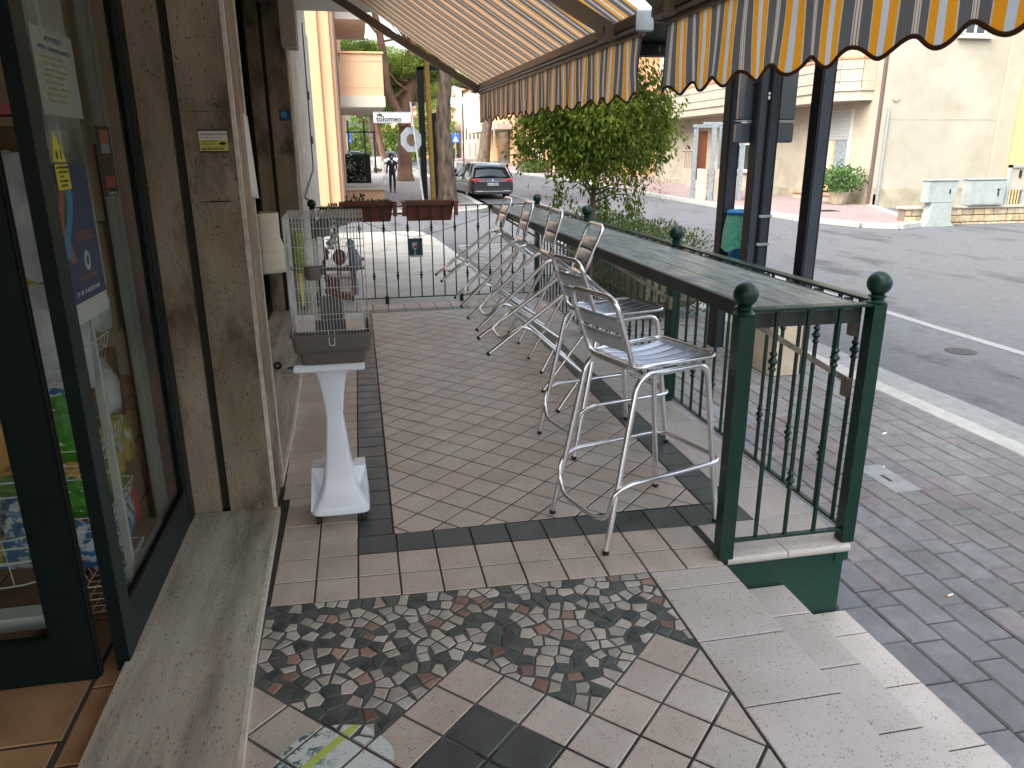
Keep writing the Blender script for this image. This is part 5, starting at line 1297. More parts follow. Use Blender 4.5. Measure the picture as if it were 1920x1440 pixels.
lw = thing('garden_wall', 'low peach garden wall with pale marble top and black fence panel', 'wall', (0, 31, gz(31)))
part('wall', MB().box(-.42, 1.0, 29.6, 30.0, gz(30)-.2, .28), M_orange, lw); part('coping', MB().box(-.42, 1.06, 29.5, 30.06, .282, .36), M_cream, lw)
part('marble_top', MB().box(-.42, .70, 30.1, 33, .2, .42), M_marblefar, lw); part('fence_post', MB().box(.38, .60, 33.0, 33.2, .42, 1.55), M_black, lw)
part('fence_panel', MB().box(-.42, .38, 33.1, 33.13, .42, .50).box(-.42, .38, 33.1, 33.13, 1.40, 1.47), M_black, lw)
for i in range(8): part('fence_bar', MB().box(-.40+i*.1, -.385+i*.1, 33.1, 33.12, .5, 1.4), M_black, lw)
hb = thing('hedge', 'dark hedge behind the black fence panel beside the peach building', 'hedge', (0, 33.8, gz(33)))
n = 2600; cs = np.stack([rng.uniform(-.5, .5, n), rng.uniform(-.3, .3, n), rng.uniform(.5, 1.75, n)], 1); leaves('foliage', M_leafD, cs, rng.normal(size=(n, 3)), rng.uniform(.08, .14, n), .45, hb)
# opposite corner building
XB = 17.95
b1 = thing('corner_house', 'beige rendered corner house with curved balcony and brown drainpipe across the road', 'building', (XB, 24.5, gz(24)))
part('street_wall', MB().box(XB, 23.6, 24.55, 45, -.5, 12.5), M_beige, b1)
part('side_wall', MB().box(XB-.02, 23.05, 24.35, 24.548, -.5, 12.5), M_beigegrey, b1)
part('plinth', MB().box(XB-.06, XB+.1, 24.3, 45, -.5, .12), M_stain, b1); part('base_stain', MB().box(XB+.0, 23.05, 24.30, 24.348, -.6, .32), M_stain, b1)
part('corner_strip', MB().box(22.55, 23.2, 24.2, 24.34, -.5, 12.5), M_beigegrey, b1)
part('drainpipe', MB().tube([(XB-.10, 24.42, -.35), (XB-.10, 24.42, 12)], .06, 10), M_brown, b1); part('drainpipe', MB().tube([(XB+.16, 24.28, -.35), (XB+.16, 24.28, 3.0)], .045, 8), M_zinc, b1)
part('meter_disc', MB().lathe([(.13, 0), (.13, .05), (.1, .06)], (18.35, 24.30, 3.35), 14, ax='y'), M_beigegrey, b1)
part('wall_joint', MB().box(18.1, 22.5, 24.345, 24.349, 2.62, 2.64), M_stain, b1)
# balcony with rounded front, parapet slabs as separate panels
bp_ = [(XB, 25.0), (XB-.45, 25.1), (XB-.95, 25.6), (XB-1.15, 26.4), (XB-1.2, 31), (XB-1.2, 38), (XB-1.2, 44)]
def wallstrip(name, pts, z0, z1, th, m, par, cap=None):
    for a, b in zip(pts, pts[1:]):
        part(name, MB().obox((a[0], a[1], (z0+z1)/2), (b[0], b[1], (z0+z1)/2), th, z1-z0), m, par)
part('balcony_slab', MB().prism([(XB+.1, 25.0)]+bp_+[(XB+.1, 44)], 3.30, 3.62), M_beigegrey, b1)
wallstrip('parapet_panel', bp_, 3.622, 4.66, .1, M_beige, b1); wallstrip('parapet_rim', bp_, 4.662, 4.74, .16, M_redtile, b1)
for z in (3.95, 4.35):
    for a, b in zip(bp_, bp_[1:]): part('cable', MB().obox((a[0]-.06, a[1]-.03, z), (b[0]-.06, b[1]-.03, z), .02, .02), M_zinc, b1)
for i in range(7): part('geranium_pot', MB().lathe([(.12, 0), (.17, .2), (.18, .22)], (XB-1.0, 26.6+i*1.6, 4.74), 10), M_terrap, b1)
n = 2200; cs = np.stack([rng.normal(size=n)*.15+XB-1.0, 26.6+rng.integers(0, 7, n)*1.6+rng.normal(size=n)*.22, 5.1+rng.normal(size=n)*.12], 1)-np.array(b1.location)
leaves('geranium_leaves', M_leafG, cs, rng.normal(size=(n, 3)), rng.uniform(.06, .1, n), .6, b1, kind='stuff')
# shop door with shutter
part('door_reveal', MB().box(XB-.012, XB+.0, 25.95, 28.6, -.18, 3.05), M_soffit, b1)
for i in range(9): part('shutter_slat', MB().box(XB-.05, XB-.015, 26.1, 28.45, 2.0+i*.112, 2.0+i*.112+.103), M_shut, b1)
part('door_leaf', MB().box(XB-.04, XB-.013, 26.95, 28.3, .05, 1.98), M_cream, b1); part('door_leaf', MB().box(XB-.04, XB-.013, 26.15, 26.85, .05, 1.98), M_bluegrey, b1)
part('door_stile', MB().box(XB-.06, XB-.02, 26.85, 26.95, .05, 1.98), M_tan, b1); part('kick_board', MB().box(XB-.06, XB-.041, 26.97, 28.3, .05, .35), M_tan, b1)
part('step', MB().box(XB-.45, XB-.06, 25.9, 28.7, -.3, -.02), M_beigegrey, b1); part('step_edge', MB().box(XB-.5, XB-.05, 25.9, 28.7, -.02, .03), M_redtile, b1)
window(b1, 33.2, 34.6, .72, 1.95, XB-.02, 'x'); part('window_sill', MB().box(XB-.12, XB, 33.0, 34.8, .64, .71), M_cream, b1)
window(b1, 36.6, 37.4, 5.2, 7.2, XB-.02, 'x', M_brown); window(b1, 29, 30.2, 4.0, 6.2, XB-.02, 'x', M_brown)
window(b1, 20.6, 21.5, 5.35, 6.5, 24.33, 'y'); part('window_sill', MB().box(20.4, 21.7, 24.2, 24.34, 5.25, 5.34), M_cream, b1)
part('eaves', MB().box(XB-.5, 23.6, 24.0, 45, 12.5, 12.7), M_rooft, b1)
yb = thing('yellow_house', 'yellow rendered house with a dark carport opening at the right edge', 'building', (23, 24, -.4))
part('wall', MB().box(23.22, 40, 23.6, 36, 2.36, 12), M_yellow, yb); part('wall', MB().box(23.22, 23.5, 23.6, 30, -.6, 2.36), M_yellow, yb)
part('back_wall', MB().box(23.5, 40, 29.6, 30, -.6, 2.36), M_soffit, yb); part('opening_trim', MB().box(23.5, 23.56, 23.55, 23.62, -.5, 2.34).box(23.5, 40, 23.55, 23.62, 2.34, 2.42), M_cream, yb)
# stairs of the house
ss = thing('entrance_stairs', 'rendered outside stairs with terracotta treads and iron handrail across the road', 'stairs', (16.6, 36, gz(36)))
for i in range(5): part('stair', MB().box(16.7, XB-.07, 35.2+i*.33, 37.6-.0, gz(36)-.1+i*.19, gz(36)+.09+i*.19), M_beigegrey, ss); part('tread', MB().box(16.64, XB-.07, 35.16+i*.33, 35.2+(i+1)*.33, gz(36)+.091+i*.19, gz(36)+.12+i*.19), M_redtile, ss)
hr = MB().obox((16.7, 35.2, .75), (16.7, 36.8, 1.6), .04, .04).obox((16.7, 36.8, 1.6), (16.7, 38.2, 1.6), .04, .04)
for i in range(14): yy = 35.2+i*.2; hr.box(16.69, 16.71, yy, yy+.02, min(-.1+i*.11, .78), min(.75+i*.105, 1.6))
part('handrail', hr, M_brown, ss)
# kiosk of painted steel posts
kp = thing('gate_posts', 'peeling pale blue steel posts and beige panels standing on the opposite pavement', 'steel posts', (13.8, 28, gz(28)))
for x, y, z1 in ((13.30, 29.2, 2.55), (13.55, 28.1, 2.55), (14.25, 28.9, 2.5), (14.6, 27.8, 6.5), (14.2, 27.8, 6.5)): part('post', MB().bev(x-.07, x+.07, y-.07, y+.07, gz(28)-.1, z1, .01), M_bluegrey, kp)
part('beam', MB().bev(13.2, 14.7, 28.2, 28.4, 2.551, 2.68, .01).bev(13.2, 16.5, 29.1, 29.3, 2.5, 2.62, .01), M_bluegrey, kp)
part('panel', MB().bev(13.66, 14.5, 27.95, 28.25, gz(28)-.1, .95, .01), M_beige, kp); part('panel', MB().bev(13.36, 13.46, 28.3, 29, gz(28)-.1, .95, .01), M_cream, kp)
part('red_door', MB().box(13.5, 13.9, 29.4, 29.45, .5, 2.4), M_wood, kp); part('panel', MB().box(14.28, 14.5, 28.3, 28.5, 1.0, 2.4), M_cream, kp)
# farther buildings on the opposite side
def block(name, label, x0, x1, y0, y1, z1, m, wins=(), mt=M_rooft, awn=None):
    t = thing(name, label, 'building', (x0, y0, gz(y0)))
    part('wall', MB().box(x0, x1, y0, y1, gz(y0)-1, z1), m, t); part('roof', MB().box(x0-.5, x1+.5, y0-.5, y1+.5, z1, z1+.25), mt, t)
    for a, b, c, d in wins: window(t, a, b, c, d, x0-.02, 'x', M_winf, t_=.12)
    for a, b, c, d in (wins and [(y_ + 0, y_+1.2, 3.6, 5.2) for y_ in np.arange(y0+1, y1-2, 4)] or []): part('shutter', MB().box(x0-.08, x0, a, b, c, d), M_brown, t)
    return t
block('salmon_building', 'salmon building with canopy behind the street tree', 18.2, 30, 58, 112, 9, M_salmon, [(62, 64, .8, 2.6), (68, 70, .4, 2.9), (76, 78, .4, 2.9)])
cn = thing('shop_canopy', 'flat concrete canopy over the salmon shop entrance', 'canopy', (17, 80, 3))
part('slab', MB().box(16.2, 18.2, 90, 112, 4.2, 4.8), M_soffit, cn); part('back', MB().box(18.0, 18.19, 100, 112, .3, 4.2), M_tan, cn); part('door', MB().box(18.0, 18.19, 92, 99, .3, 4.2), M_win, cn)
block('beige_building', 'tall beige building farther along the opposite side', 17.9, 30, 113, 150, 11, M_cream, [(116, 118, .8, 3.2), (122, 124, .8, 3.2), (130, 132, .8, 3.2)])
block('pale_house', 'pale house with red roof seen between the pines at the end of the avenue', 9.3, 22, 140, 150, 9, M_cream, ())
hx = thing('pink_house', 'distant salmon house with terracotta roof behind the pine trunk', 'building', (8, 132, .8))
part('wall', MB().box(8.5, 16, 132, 140, 0, 7.2), M_salmon, hx); part('roof', MB().prism([(8, 131.4), (16.5, 131.4), (16.5, 140.5), (8, 140.5)], 7.2, 7.6), M_rooft, hx)
for i in range(3): window(hx, 9.3+i*2.2, 10.5+i*2.2, 3.6, 5.4, 131.95, 'y', t_=.12)
hy = thing('cream_house', 'distant cream house with balconies left of the street at the end', 'building', (0, 104, .8))
part('wall', MB().box(2.6, 8.2, 121, 128, 0, 9), M_cream, hy); part('balcony', MB().box(2.6, 7.4, 120.2, 121, 4.4, 5.4), M_salmon, hy)
for i in range(3): window(hy, 3.1+i*1.7, 4.2+i*1.7, 5.7, 7.4, 120.95, 'y', t_=.12)
# pharmacy cross, lamp posts, shelter frames
pc = thing('pharmacy_cross', 'lit green pharmacy cross on a slim post beside the pine trunk', 'cross sign', (6.62, 50, 4.76))
MB().box(-.5, .5, -.08, .08, -.17, .17).box(-.17, .17, -.081, .081, -.5, .5).build('case', M_greenled, pc); MB().box(-.36, .36, -.1, -.09, -.08, .08).box(-.08, .08, -.101, -.091, -.36, .36).build('tubes', M_whiteled, pc)
MB().tube([(.25, .1, -4.7), (.25, .1, .6)], .04, 8).build('bracket', M_black, pc)
for x, y, h, lb in ((12.4, 70, 7, 'grey lamp post on the opposite pavement by the leaning pine'), (13.2, 52, 4.2, 'slim dark post on the opposite pavement, first of the pair by the tree'), (13.45, 54, 4.2, 'slim dark post on the opposite pavement, second of the pair by the tree'), (14.6, 60, 5, 'slim brown post in front of the salmon wall')):
    tag(MB().tube([(x, y, gz(y)-.1), (x, y, h)], .07 if h > 6 else .05, 8).build('lamp_post' if h > 6 else 'post', M_zinc if h > 6 else M_black, smooth=50), lb, 'post')
fs = thing('far_shelter', 'distant black shelter frame on the left pavement beyond the hedge', 'shelter', (.5, 62, gz(62)))
for x in (-.5, .72, 1.45): part('post', MB().box(x, x+.14, 62, 62.14, gz(62), 4.0 if x < 1 else 3.2), M_black, fs)
part('beam', MB().box(-.6, 1.6, 62.0, 62.16, 3.1, 3.22), M_black, fs)
for x, y, s_ in ((.35, 58, 1), (2.15, 63, 1)):
    tag(MB().tube([(x, y, gz(y)), (x, y, gz(y)+.9)], .12, 10).build('bollard', M_cream, smooth=50), 'pale stone bollard on the far left pavement, '+('left one' if x < 1 else 'right one by the whitewashed pine'), 'bollard')
for i, (x, y) in enumerate(((-.6, 70), (4.9, 78), (9.4, 74))):
    t = thing('crossing_sign', ['blue crossing sign on the left pavement behind the shelter frame', 'blue crossing sign between the pine trunks', 'blue crossing sign just left of the thick pine trunk'][i], 'traffic sign', (x, y, gz(y)))
    MB().tube([(0, 0, 0), (0, 0, 3.2)], .05, 6).build('pole', M_zinc, t); MB().bev(-.4, .4, -.03, 0, 2.3, 3.15, .01).build('plate', M_bluesign, t)
    MB().add([(-.26, -.035, 2.42), (.26, -.035, 2.42), (0, -.035, 2.98)], [(0, 1, 2)]).build('triangle', M_whitew, t)
# cabinets and stone wall across the road
sw = thing('stone_wall', 'low wall of squared yellow stones beside the utility cabinets', 'wall', (15.2, 18.9, -.5))
part('core', MB().box(15.05, 26, 18.92, 19.2, -.75, .02), M_mortar, sw); part('wall_coping', MB().bev(15.0, 26, 18.82, 19.25, .022, .09, .01), M_beigegrey, sw)
x = 15.06
for row in range(3):
    x = 15.06
    while x < 20.5:
        l = random.uniform(.16, .44); z0 = -.56+row*.195
        part('stone', MB().bev(x+.012, x+l-.012, 18.87+random.uniform(-.01, .012), 18.95, z0+.012, z0+.183, .012), M_stone, sw); x += l
c1 = thing('utility_cabinet', 'pale green utility cabinet on a flared concrete foot in front of the stone wall', 'cabinet', (16.14, 19.0, -.5))
part('case', MB().bev(15.70, 16.58, 18.55, 18.86, .22, .80, .012), M_cabin, c1); part('lid', MB().bev(15.67, 16.61, 18.52, 18.89, .802, .84, .008), M_cabin, c1)
P = [(15.62, -.46), (15.78, -.30), (15.85, .215), (16.45, .215), (16.50, -.30), (16.66, -.46)]
part('foot', MB().add([(a, 18.52, b) for a, b in P]+[(a, 18.84, b) for a, b in P], [tuple(range(6)), tuple(range(11, 5, -1))]+[(i, (i+1) % 6, 6+(i+1) % 6, 6+i) for i in range(6)]), M_cabin, c1)
part('lock', MB().box(16.33, 16.37, 18.535, 18.549, .46, .58), M_dk, c1); c1.location.x -= .27
c2 = thing('utility_cabinet', 'wide pale green utility cabinet mounted on top of the stone wall', 'cabinet', (17.3, 18.9, .1))
part('case', MB().bev(16.95, 18.05, 18.75, 19.1, .10, .80, .012), M_cabin, c2); part('lid', MB().bev(16.92, 18.08, 18.72, 19.13, .802, .84, .008), M_cabin, c2); part('door', MB().bev(17.0, 17.95, 18.735, 18.749, .14, .76, .004), M_cabin, c2); part('lock', MB().box(17.80, 17.84, 18.72, 18.734, .36, .54).box(17.76, 17.88, 18.72, 18.734, .54, .56), M_dk, c2)
gt = thing('garden_gate', 'grey-green metal gate with mail slot at the right edge by the cabinet', 'gate', (18.5, 19.2, .1))
part('frame', MB().box(18.35, 18.42, 19.0, 19.1, .09, 1.2).box(18.95, 19.05, 19.0, 19.1, .09, 1.2).box(18.35, 19.05, 19.0, 19.1, 1.12, 1.2), M_cabin, gt)
part('panel', MB().box(18.42, 18.95, 19.04, 19.06, .5, 1.12), M_beigegrey, gt); part('slot', MB().box(18.7, 18.76, 19.0, 19.04, .85, 1.05), M_dk, gt)
for i in range(5): part('bar', MB().box(18.45+i*.1, 18.47+i*.1, 19.03, 19.06, .09, .5), M_brown, gt)
part('gate_pillar', MB().box(19.08, 19.6, 18.95, 19.3, -.1, 1.25), M_beigegrey, gt)
# planter by the door
pp = thing('stone_planter', 'crazed pale stone planter with a bushy geranium by the shuttered door', 'planter', (17.05, 25.0, gz(25)))
MB().lathe([(.22, 0), (.24, .02), (.34, .40), (.36, .44), (.33, .45), (.3, .42)], (0, 0, 0), 8).build('pot', M_stone, pp)
n = 2600; u_ = rng.normal(size=(n, 3)); u_ /= np.linalg.norm(u_, axis=1)[:, None]; cs = u_*np.array([.66, .6, .40])*((.55+.55*rng.random(n)**.5)*(1+.28*np.sin(u_[:, 0]*7+1)*np.cos(u_[:, 2]*6))*(1+.35*np.sin(u_[:, 0]*4+u_[:, 1]*5)))[:, None]+np.array([0, 0, .86])
leaves('foliage', M_leafG, cs, rng.normal(size=(n, 3))+np.array([0, 0, .3]), rng.uniform(.07, .13, n), .65, pp)
for i in range(12):
    a = random.uniform(0, 6.28); MB().tube([(0, 0, .4), (.3*math.cos(a), .3*math.sin(a), .85), (.66*math.cos(a), .5*math.sin(a), 1.05+random.random()*.25)], .012, 4).build('stem', M_bark2, pp)
sb = thing('shrub', 'round flowering shrub on the opposite pavement beyond the dark car', 'shrub', (13.9, 60, gz(60)))
n = 2600; u_ = rng.normal(size=(n, 3)); u_ /= np.linalg.norm(u_, axis=1)[:, None]; cs = u_*np.array([1.5, 1.2, .62])*(rng.random(n)**.35)[:, None]+np.array([0, 0, .45])
leaves('foliage', M_leafH, cs, rng.normal(size=(n, 3)), rng.uniform(.1, .2, n), .5, sb)

# ================================================================== CARS
def make_car(name, label, loc, rotz, paint, W=.93, Lc=4.7, Hc=1.62, plate=True, detail=True):
    t = thing(name, label, 'car', loc, rotz)
    s = Hc/1.62; hh = .96*s
    # lower body: sections along the length (rear bumper at y=0)
    S = [(0.0, .80, .36, .80), (.04, .88, .30, .93), (.18, .915, .24, 1.0), (.7, .93, .22, .99), (1.4, .93, .22, .97), (2.6, .93, .22, .95), (3.35, .925, .22, .92), (3.9, .91, .24, .86), (4.4, .86, .28, .74), (4.62, .76, .34, .62), (4.7, .62, .40, .55)]
    G_ = []
    for y, w_, z0, z1 in S:
        y *= Lc/4.7; w_ *= W/.93; z0 *= s; z1 *= s; zm = z0+(z1-z0)*.5
        G_.append([(-w_*.88, y, z0), (-w_*.98, y, z0+.08), (-w_, y, zm), (-w_*.975, y, zm+(z1-zm)*.55), (-w_*.90, y, z1), (-w_*.4, y, z1+.012), (w_*.4, y, z1+.012), (w_*.90, y, z1), (w_*.975, y, zm+(z1-zm)*.55), (w_, y, zm), (w_*.98, y, z0+.08), (w_*.88, y, z0), (-w_*.88, y, z0)])
    mb = MB().grid(G_); mb.add(G_[0][:-1], [tuple(range(12))]); mb.add(G_[-1][:-1], [tuple(range(11, -1, -1))])
    mb.build('body', paint, t, smooth=45)
    # cabin
    C = [(.08, .80, .99), (.48, .69, 1.40), (.72, .655, 1.53), (1.3, .65, 1.60), (2.1, .64, 1.60), (2.7, .62, 1.50), (3.4, .80, .955)]
    G_ = []
    for y, w_, z1 in C:
        y *= Lc/4.7; w_ *= W/.93; z1 *= s; z0 = .93*s; G_.append([(-.845*W/.93, y, z0), (-lerp(.845*W/.93, w_, .96), y, max(z0, z1-.05)), (-w_+.05, y, z1), (0, y, z1+.015), (w_-.05, y, z1), (lerp(.845*W/.93, w_, .96), y, max(z0, z1-.05)), (.845*W/.93, y, z0)])
    mb = MB().grid(G_); mb.build('cabin_glass', M_carg, t, smooth=50)
    # roof skin, pillars
    R_ = []
    for y, w_, z1 in C[1:6]:
        y = (y+(-.06 if y < .5 else 0))*Lc/4.7; z1 *= s; w_ *= W/.93; R_.append([(-w_+.0, y, z1-.02), (-w_+.06, y, z1+.014), (0, y, z1+.032), (w_-.06, y, z1+.014), (w_, y, z1-.02)])
    MB().grid(R_).build('roof', paint, t, smooth=50)
    for q in (-1, 1):
        for (ya, za, yb, zb, wd) in ((.06, .98, .46, 1.47, .11), (.85, .96, .95, 1.54, .09), (2.0, .95, 2.0, 1.56, .05), (3.3, .96, 2.65, 1.50, .06)):
            a_ = (q*.845*W/.93, ya*Lc/4.7, za*s); b_ = (q*.685*W/.93, yb*Lc/4.7, zb*s); MB().obox(a_, b_, .03, wd, (0, 1, 0)).build('pillar', paint, t)
    for q in (-1, 1):
        for y in (.98, 3.72):
            y *= Lc/4.7; wh = MB().lathe([(.02, -.1), (.30, -.11), (.335, -.09), (.34, 0), (.335, .09), (.30, .11), (.02, .1)], (q*(.80*W/.93), y, .335), 22, ax='x').build('wheel', M_tyre, t, smooth=35)
            MB().lathe([(.02, -.015), (.21, -.01), (.225, .0), (.21, .01), (.02, .015)], (q*(.80*W/.93+.105), y, .335), 16, ax='x').build('rim', M_chrome, wh, smooth=35)
        MB().tube([(q*.64*W/.93, .7, 1.58*s), (q*.64*W/.93, .8, 1.645*s), (q*.62*W/.93, 2.3, 1.645*s), (q*.62*W/.93, 2.4, 1.60*s)], .014, 6).build('roof_rail', M_chrome, t, smooth=50)
        MB().ball((q*1.01*W/.93, 2.75*Lc/4.7, 1.03*s), .11, 10, (.9, .55, .75)).build('mirror', paint, t, smooth=60)
        tl = MB().bev(min(q*.40, q*.86), max(q*.40, q*.86), -.012, .06, .835*s, .875*s, .008).bev(min(q*.64, q*.90), max(q*.64, q*.90), -.008, .14, .85*s, .925*s, .01)
        tl.build('tail_light', M_red, t, smooth=40)
        MB().bev(min(q*.45, q*.72), max(q*.45, q*.72), -.05, .0, .335*s, .39*s, .01).build('exhaust_trim', M_chrome, t)
    if detail:
        MB().bev(-.60, .60, -.03, .02, .79*s, .81*s, .004).build('chrome_strip', M_chrome, t); MB().bev(-.80, .80, -.045, .05, .34*s, .37*s, .006).build('bumper_trim', M_chrome, t)
        MB().bev(-.82, .82, -.035, .12, .22*s, .50*s, .03).build('rear_bumper', M_carp, t); MB().bev(-.72, .72, .02, .16, 1.455*s, 1.50*s, .015).build('spoiler', paint, t)
        p_ = MB().bev(-.27, .27, -.035, -.02, .615*s, .735*s, .004).build('number_plate', M_plate, t)
        for q in (-1, 1): MB().box(min(q*.225, q*.268), max(q*.225, q*.268), -.037, -.035, .618*s, .732*s).build('blue_band', M_bluesign, p_)
        x_ = text('GA 878EF', .10, M_ink, (-.21, -.0375, .64*s), (R(90), 0, 0), t, 'plate_lettering', bold=.003)
        MB().obox((0.1, .22, 1.08*s), (-.42, .20, 1.06*s), .015, .015).build('wiper', M_dk, t)
        MB().ball((0, -.015, .84*s), .045, 10, (1, .2, 1)).build('emblem', M_chrome, t)
    else:
        for q in (-1, 1): MB().bev(min(q*.5, q*.8), max(q*.5, q*.8), Lc-.32, Lc-.10, .60*s, .72*s, .02).build('headlight', M_plate, t)
        MB().bev(-.4, .4, Lc-.08, Lc+.01, .42*s, .6*s, .02).build('grille', M_carp, t)
    return t
make_car('parked_car', 'dark estate car parked at the left kerb seen from behind', (5.66, 32.4, gz(32.4, ZR)+.0), R(4), M_carb, Hc=1.50, W=.96)
make_car('parked_car', 'pale blue car far down the left kerb behind the walking woman', (4.0, 96, gz(96, ZR)), R(180), M_cars, Hc=1.5, detail=False)
make_car('oncoming_car', 'silver car coming up the road left of the thick pine trunk', (7.25, 68, gz(68, ZR)), R(180), M_carw, Hc=1.55, detail=False)
make_car('parked_car', 'second small dark car far down the street behind the walking woman', (6.0, 104, gz(104, ZR)), R(180), M_carb, Hc=1.5, detail=False)
make_car('parked_car', 'pale car parked left of the hedge beyond the peach building', (-.9, 58, gz(58)), R(170), M_cars, Hc=1.6, detail=False)
make_car('parked_car', 'dark car parked beside the pale one beyond the hedge', (.2, 66, gz(66)), R(170), M_carb, Hc=1.7, detail=False)

# ================================================================== WALKING WOMAN
def figure(name, verts, edges, radii, m, par, lv=2):
    me = bpy.data.meshes.new(name); me.from_pydata(verts, edges, []); o = bpy.data.objects.new(name, me); COL.objects.link(o)
    sk = o.modifiers.new('s', 'SKIN'); 
    for i, r_ in enumerate(radii): me.skin_vertices[0].data[i].radius = (r_[0], r_[1]) if isinstance(r_, tuple) else (r_, r_)
    me.skin_vertices[0].data[0].use_root = True
    sb_ = o.modifiers.new('b', 'SUBSURF'); sb_.levels = lv; sb_.render_levels = lv
    bpy.context.view_layer.update()
    m2 = bpy.data.meshes.new_from_object(o.evaluated_get(bpy.context.evaluated_depsgraph_get())); bpy.data.objects.remove(o)
    o2 = bpy.data.objects.new(name, m2); COL.objects.link(o2); m2.materials.clear(); m2.materials.append(m); m2.shade_smooth()
    if par: o2.parent = par
    return o2
wm = thing('person', 'woman in a black suit walking towards the terrace with a white bag', 'person', (1.62, 36.3, gz(36.3)), R(6))
V = [(0, 0, .92), (0, 0, 1.08), (0, -.01, 1.25), (0, -.01, 1.38), (0, -.015, 1.46), (0, -.02, 1.54),
     (.085, 0, .86), (.09, -.06, .49), (.085, .02, .10), (.085, -.10, .04), (-.085, 0, .86), (-.09, .03, .49), (-.085, .14, .12), (-.085, .05, .05),
     (.17, -.01, 1.36), (.22, .01, 1.10), (.14, -.18, 1.00), (-.17, -.01, 1.36), (-.23, .02, 1.09), (-.25, -.04, .84)]
E_ = [(0, 1), (1, 2), (2, 3), (3, 4), (4, 5), (0, 6), (6, 7), (7, 8), (8, 9), (0, 10), (10, 11), (11, 12), (12, 13), (3, 14), (14, 15), (15, 16), (3, 17), (17, 18), (18, 19)]
RD = [(.17, .12), (.135, .10), (.155, .12), (.155, .095), (.05, .05), (.045, .045), (.09, .09), (.065, .065), (.042, .042), (.035, .03), (.09, .09), (.065, .065), (.042, .042), (.035, .03), .058, .043, .033, .058, .043, .033]
figure('body', V, E_, RD, M_cloth, wm)
MB().ball((0, -.03, 1.615), .09, 16, (.86, 1, 1.22)).build('head', M_skin, wm, smooth=70)
MB().ball((0, .0, 1.65), .115, 14, (1.05, 1.0, 1.0)).ball((0, .03, 1.57), .09, 12, (1.15, .8, 1.2)).build('hair', M_hair, wm, smooth=70)
MB().add([(-.05, -.105, 1.44), (.05, -.105, 1.44), (0, -.125, 1.26)], [(0, 1, 2)]).build('collar', M_shirt, wm)
def hand(x, y, z, nm='hand'):
    h = MB().ball((x, y, z), .035, 8, (.8, .6, 1.2))
    for i in range(5): h.tube([(x-.024+i*.012, y-.01, z-.02), (x-.026+i*.013, y-.022, z-.075+abs(i-2)*.006)], .008, 5)
    h.build(nm, M_skin, wm, smooth=60)
hand(.12, -.21, 1.0); hand(-.25, -.05, .79)
for s, y, z in ((.085, -.08, .035), (-.085, .07, .04)): MB().ball((s, y, z), .06, 10, (.7, 1.9, .6)).build('shoe', M_dk, wm, smooth=60)
bg_ = tag(MB().add([(-.42, -.12, .72), (-.22, -.12, .74), (-.22, .04, .74), (-.42, .04, .72), (-.46, -.14, .36), (-.26, -.14, .34), (-.24, .06, .34), (-.46, .06, .36), (-.30, -.05, .82), (-.26, -.04, .82)],
              [(0, 1, 5, 4), (1, 2, 6, 5), (2, 3, 7, 6), (3, 0, 4, 7), (4, 5, 6, 7), (0, 1, 9, 8), (2, 3, 8, 9)]).build('shopping_bag', M_shirt), "white shopping bag held in the walking woman's hand", 'bag')
bg_.location = wm.location; bg_.rotation_euler = wm.rotation_euler
tag(MB().bev(.06, .20, -.30, -.20, 1.0, 1.02, .003).build('dark_folder', M_dk), "small dark item held in the walking woman's other hand", 'wallet').location = wm.location

# ================================================================== PAPER AND POSTERS ON THE SHOP FRONT
ad = tag(MB().box(-.612, -.503, 3.3480, 3.3505, 1.628, 1.712).build('advert_sticker', M_stY), 'small yellow and white advert sticker on the first marble pillar', 'sticker')
MB().box(-.612, -.503, 3.3470, 3.3478, 1.674, 1.708).build('white_part', M_paperd, ad); MB().box(-.614, -.501, 3.3468, 3.3478, 1.7085, 1.7135).build('black_edge', M_dk, ad); MB().box(-.614, -.501, 3.3468, 3.3478, 1.626, 1.631).build('black_edge', M_dk, ad)
text('SOTTO USO AUTORADIO', .0088, M_ink, (-.606, 3.3464, 1.692), (R(90), 0, 0), ad, bold=.0002); text('AUTOSPURGHI E FOSSE', .0075, M_inkr, (-.604, 3.3464, 1.680), (R(90), 0, 0), ad)
for k, s in enumerate(('PULIZIA CONDOTTE', 'SERVIZIO RAPIDO')): text(s, .0065, M_ink, (-.604, 3.3472, 1.666-k*.010), (R(90), 0, 0), ad)
text('cell. 335 6301981', .0125, M_ink, (-.607, 3.3472, 1.636), (R(90), 0, 0), ad, bold=.0004)
MB().ball((-.523, 3.3474, 1.660), .011, 10, (1.2, .05, .6)).build('logo_oval', M_dk, ad)
MB().add([(-.52, 3.347, 1.662), (-.51, 3.347, 1.662)], []).v
# round blue sticker on second pillar
bs = tag(MB().box(-.71, -.60, 8.115, 8.118, 1.93, 2.03).build('blue_sticker', M_stB), 'square blue and white sticker high on the second marble pillar', 'sticker')
MB().ball((-.665, 8.114, 1.985), .032, 12, (1, .05, 1)).build('print', M_stB2, bs)
ls = tag(MB().box(-.5995, -.598, 9.5, 9.9, 1.62, 1.70).build('pale_sticker', M_stB2 if False else M_signw), 'small pale sticker on the end wall beyond the railing', 'sticker')
G_ = [[(-.476+.022*(j/8)**2*(.3+.7*i/8), 3.632+.13*j/8-.01*(i/8)*(j/8), 1.80-.36*i/8-.02*(j/8)) for j in range(9)] for i in range(9)]
nb = tag(MB().grid(G_).build('curled_notice', M_paper, smooth=60), 'curled white paper notice taped to the wall behind the first pillar', 'notice')
sm = nb.modifiers.new('t', 'SOLIDIFY'); sm.thickness = .001
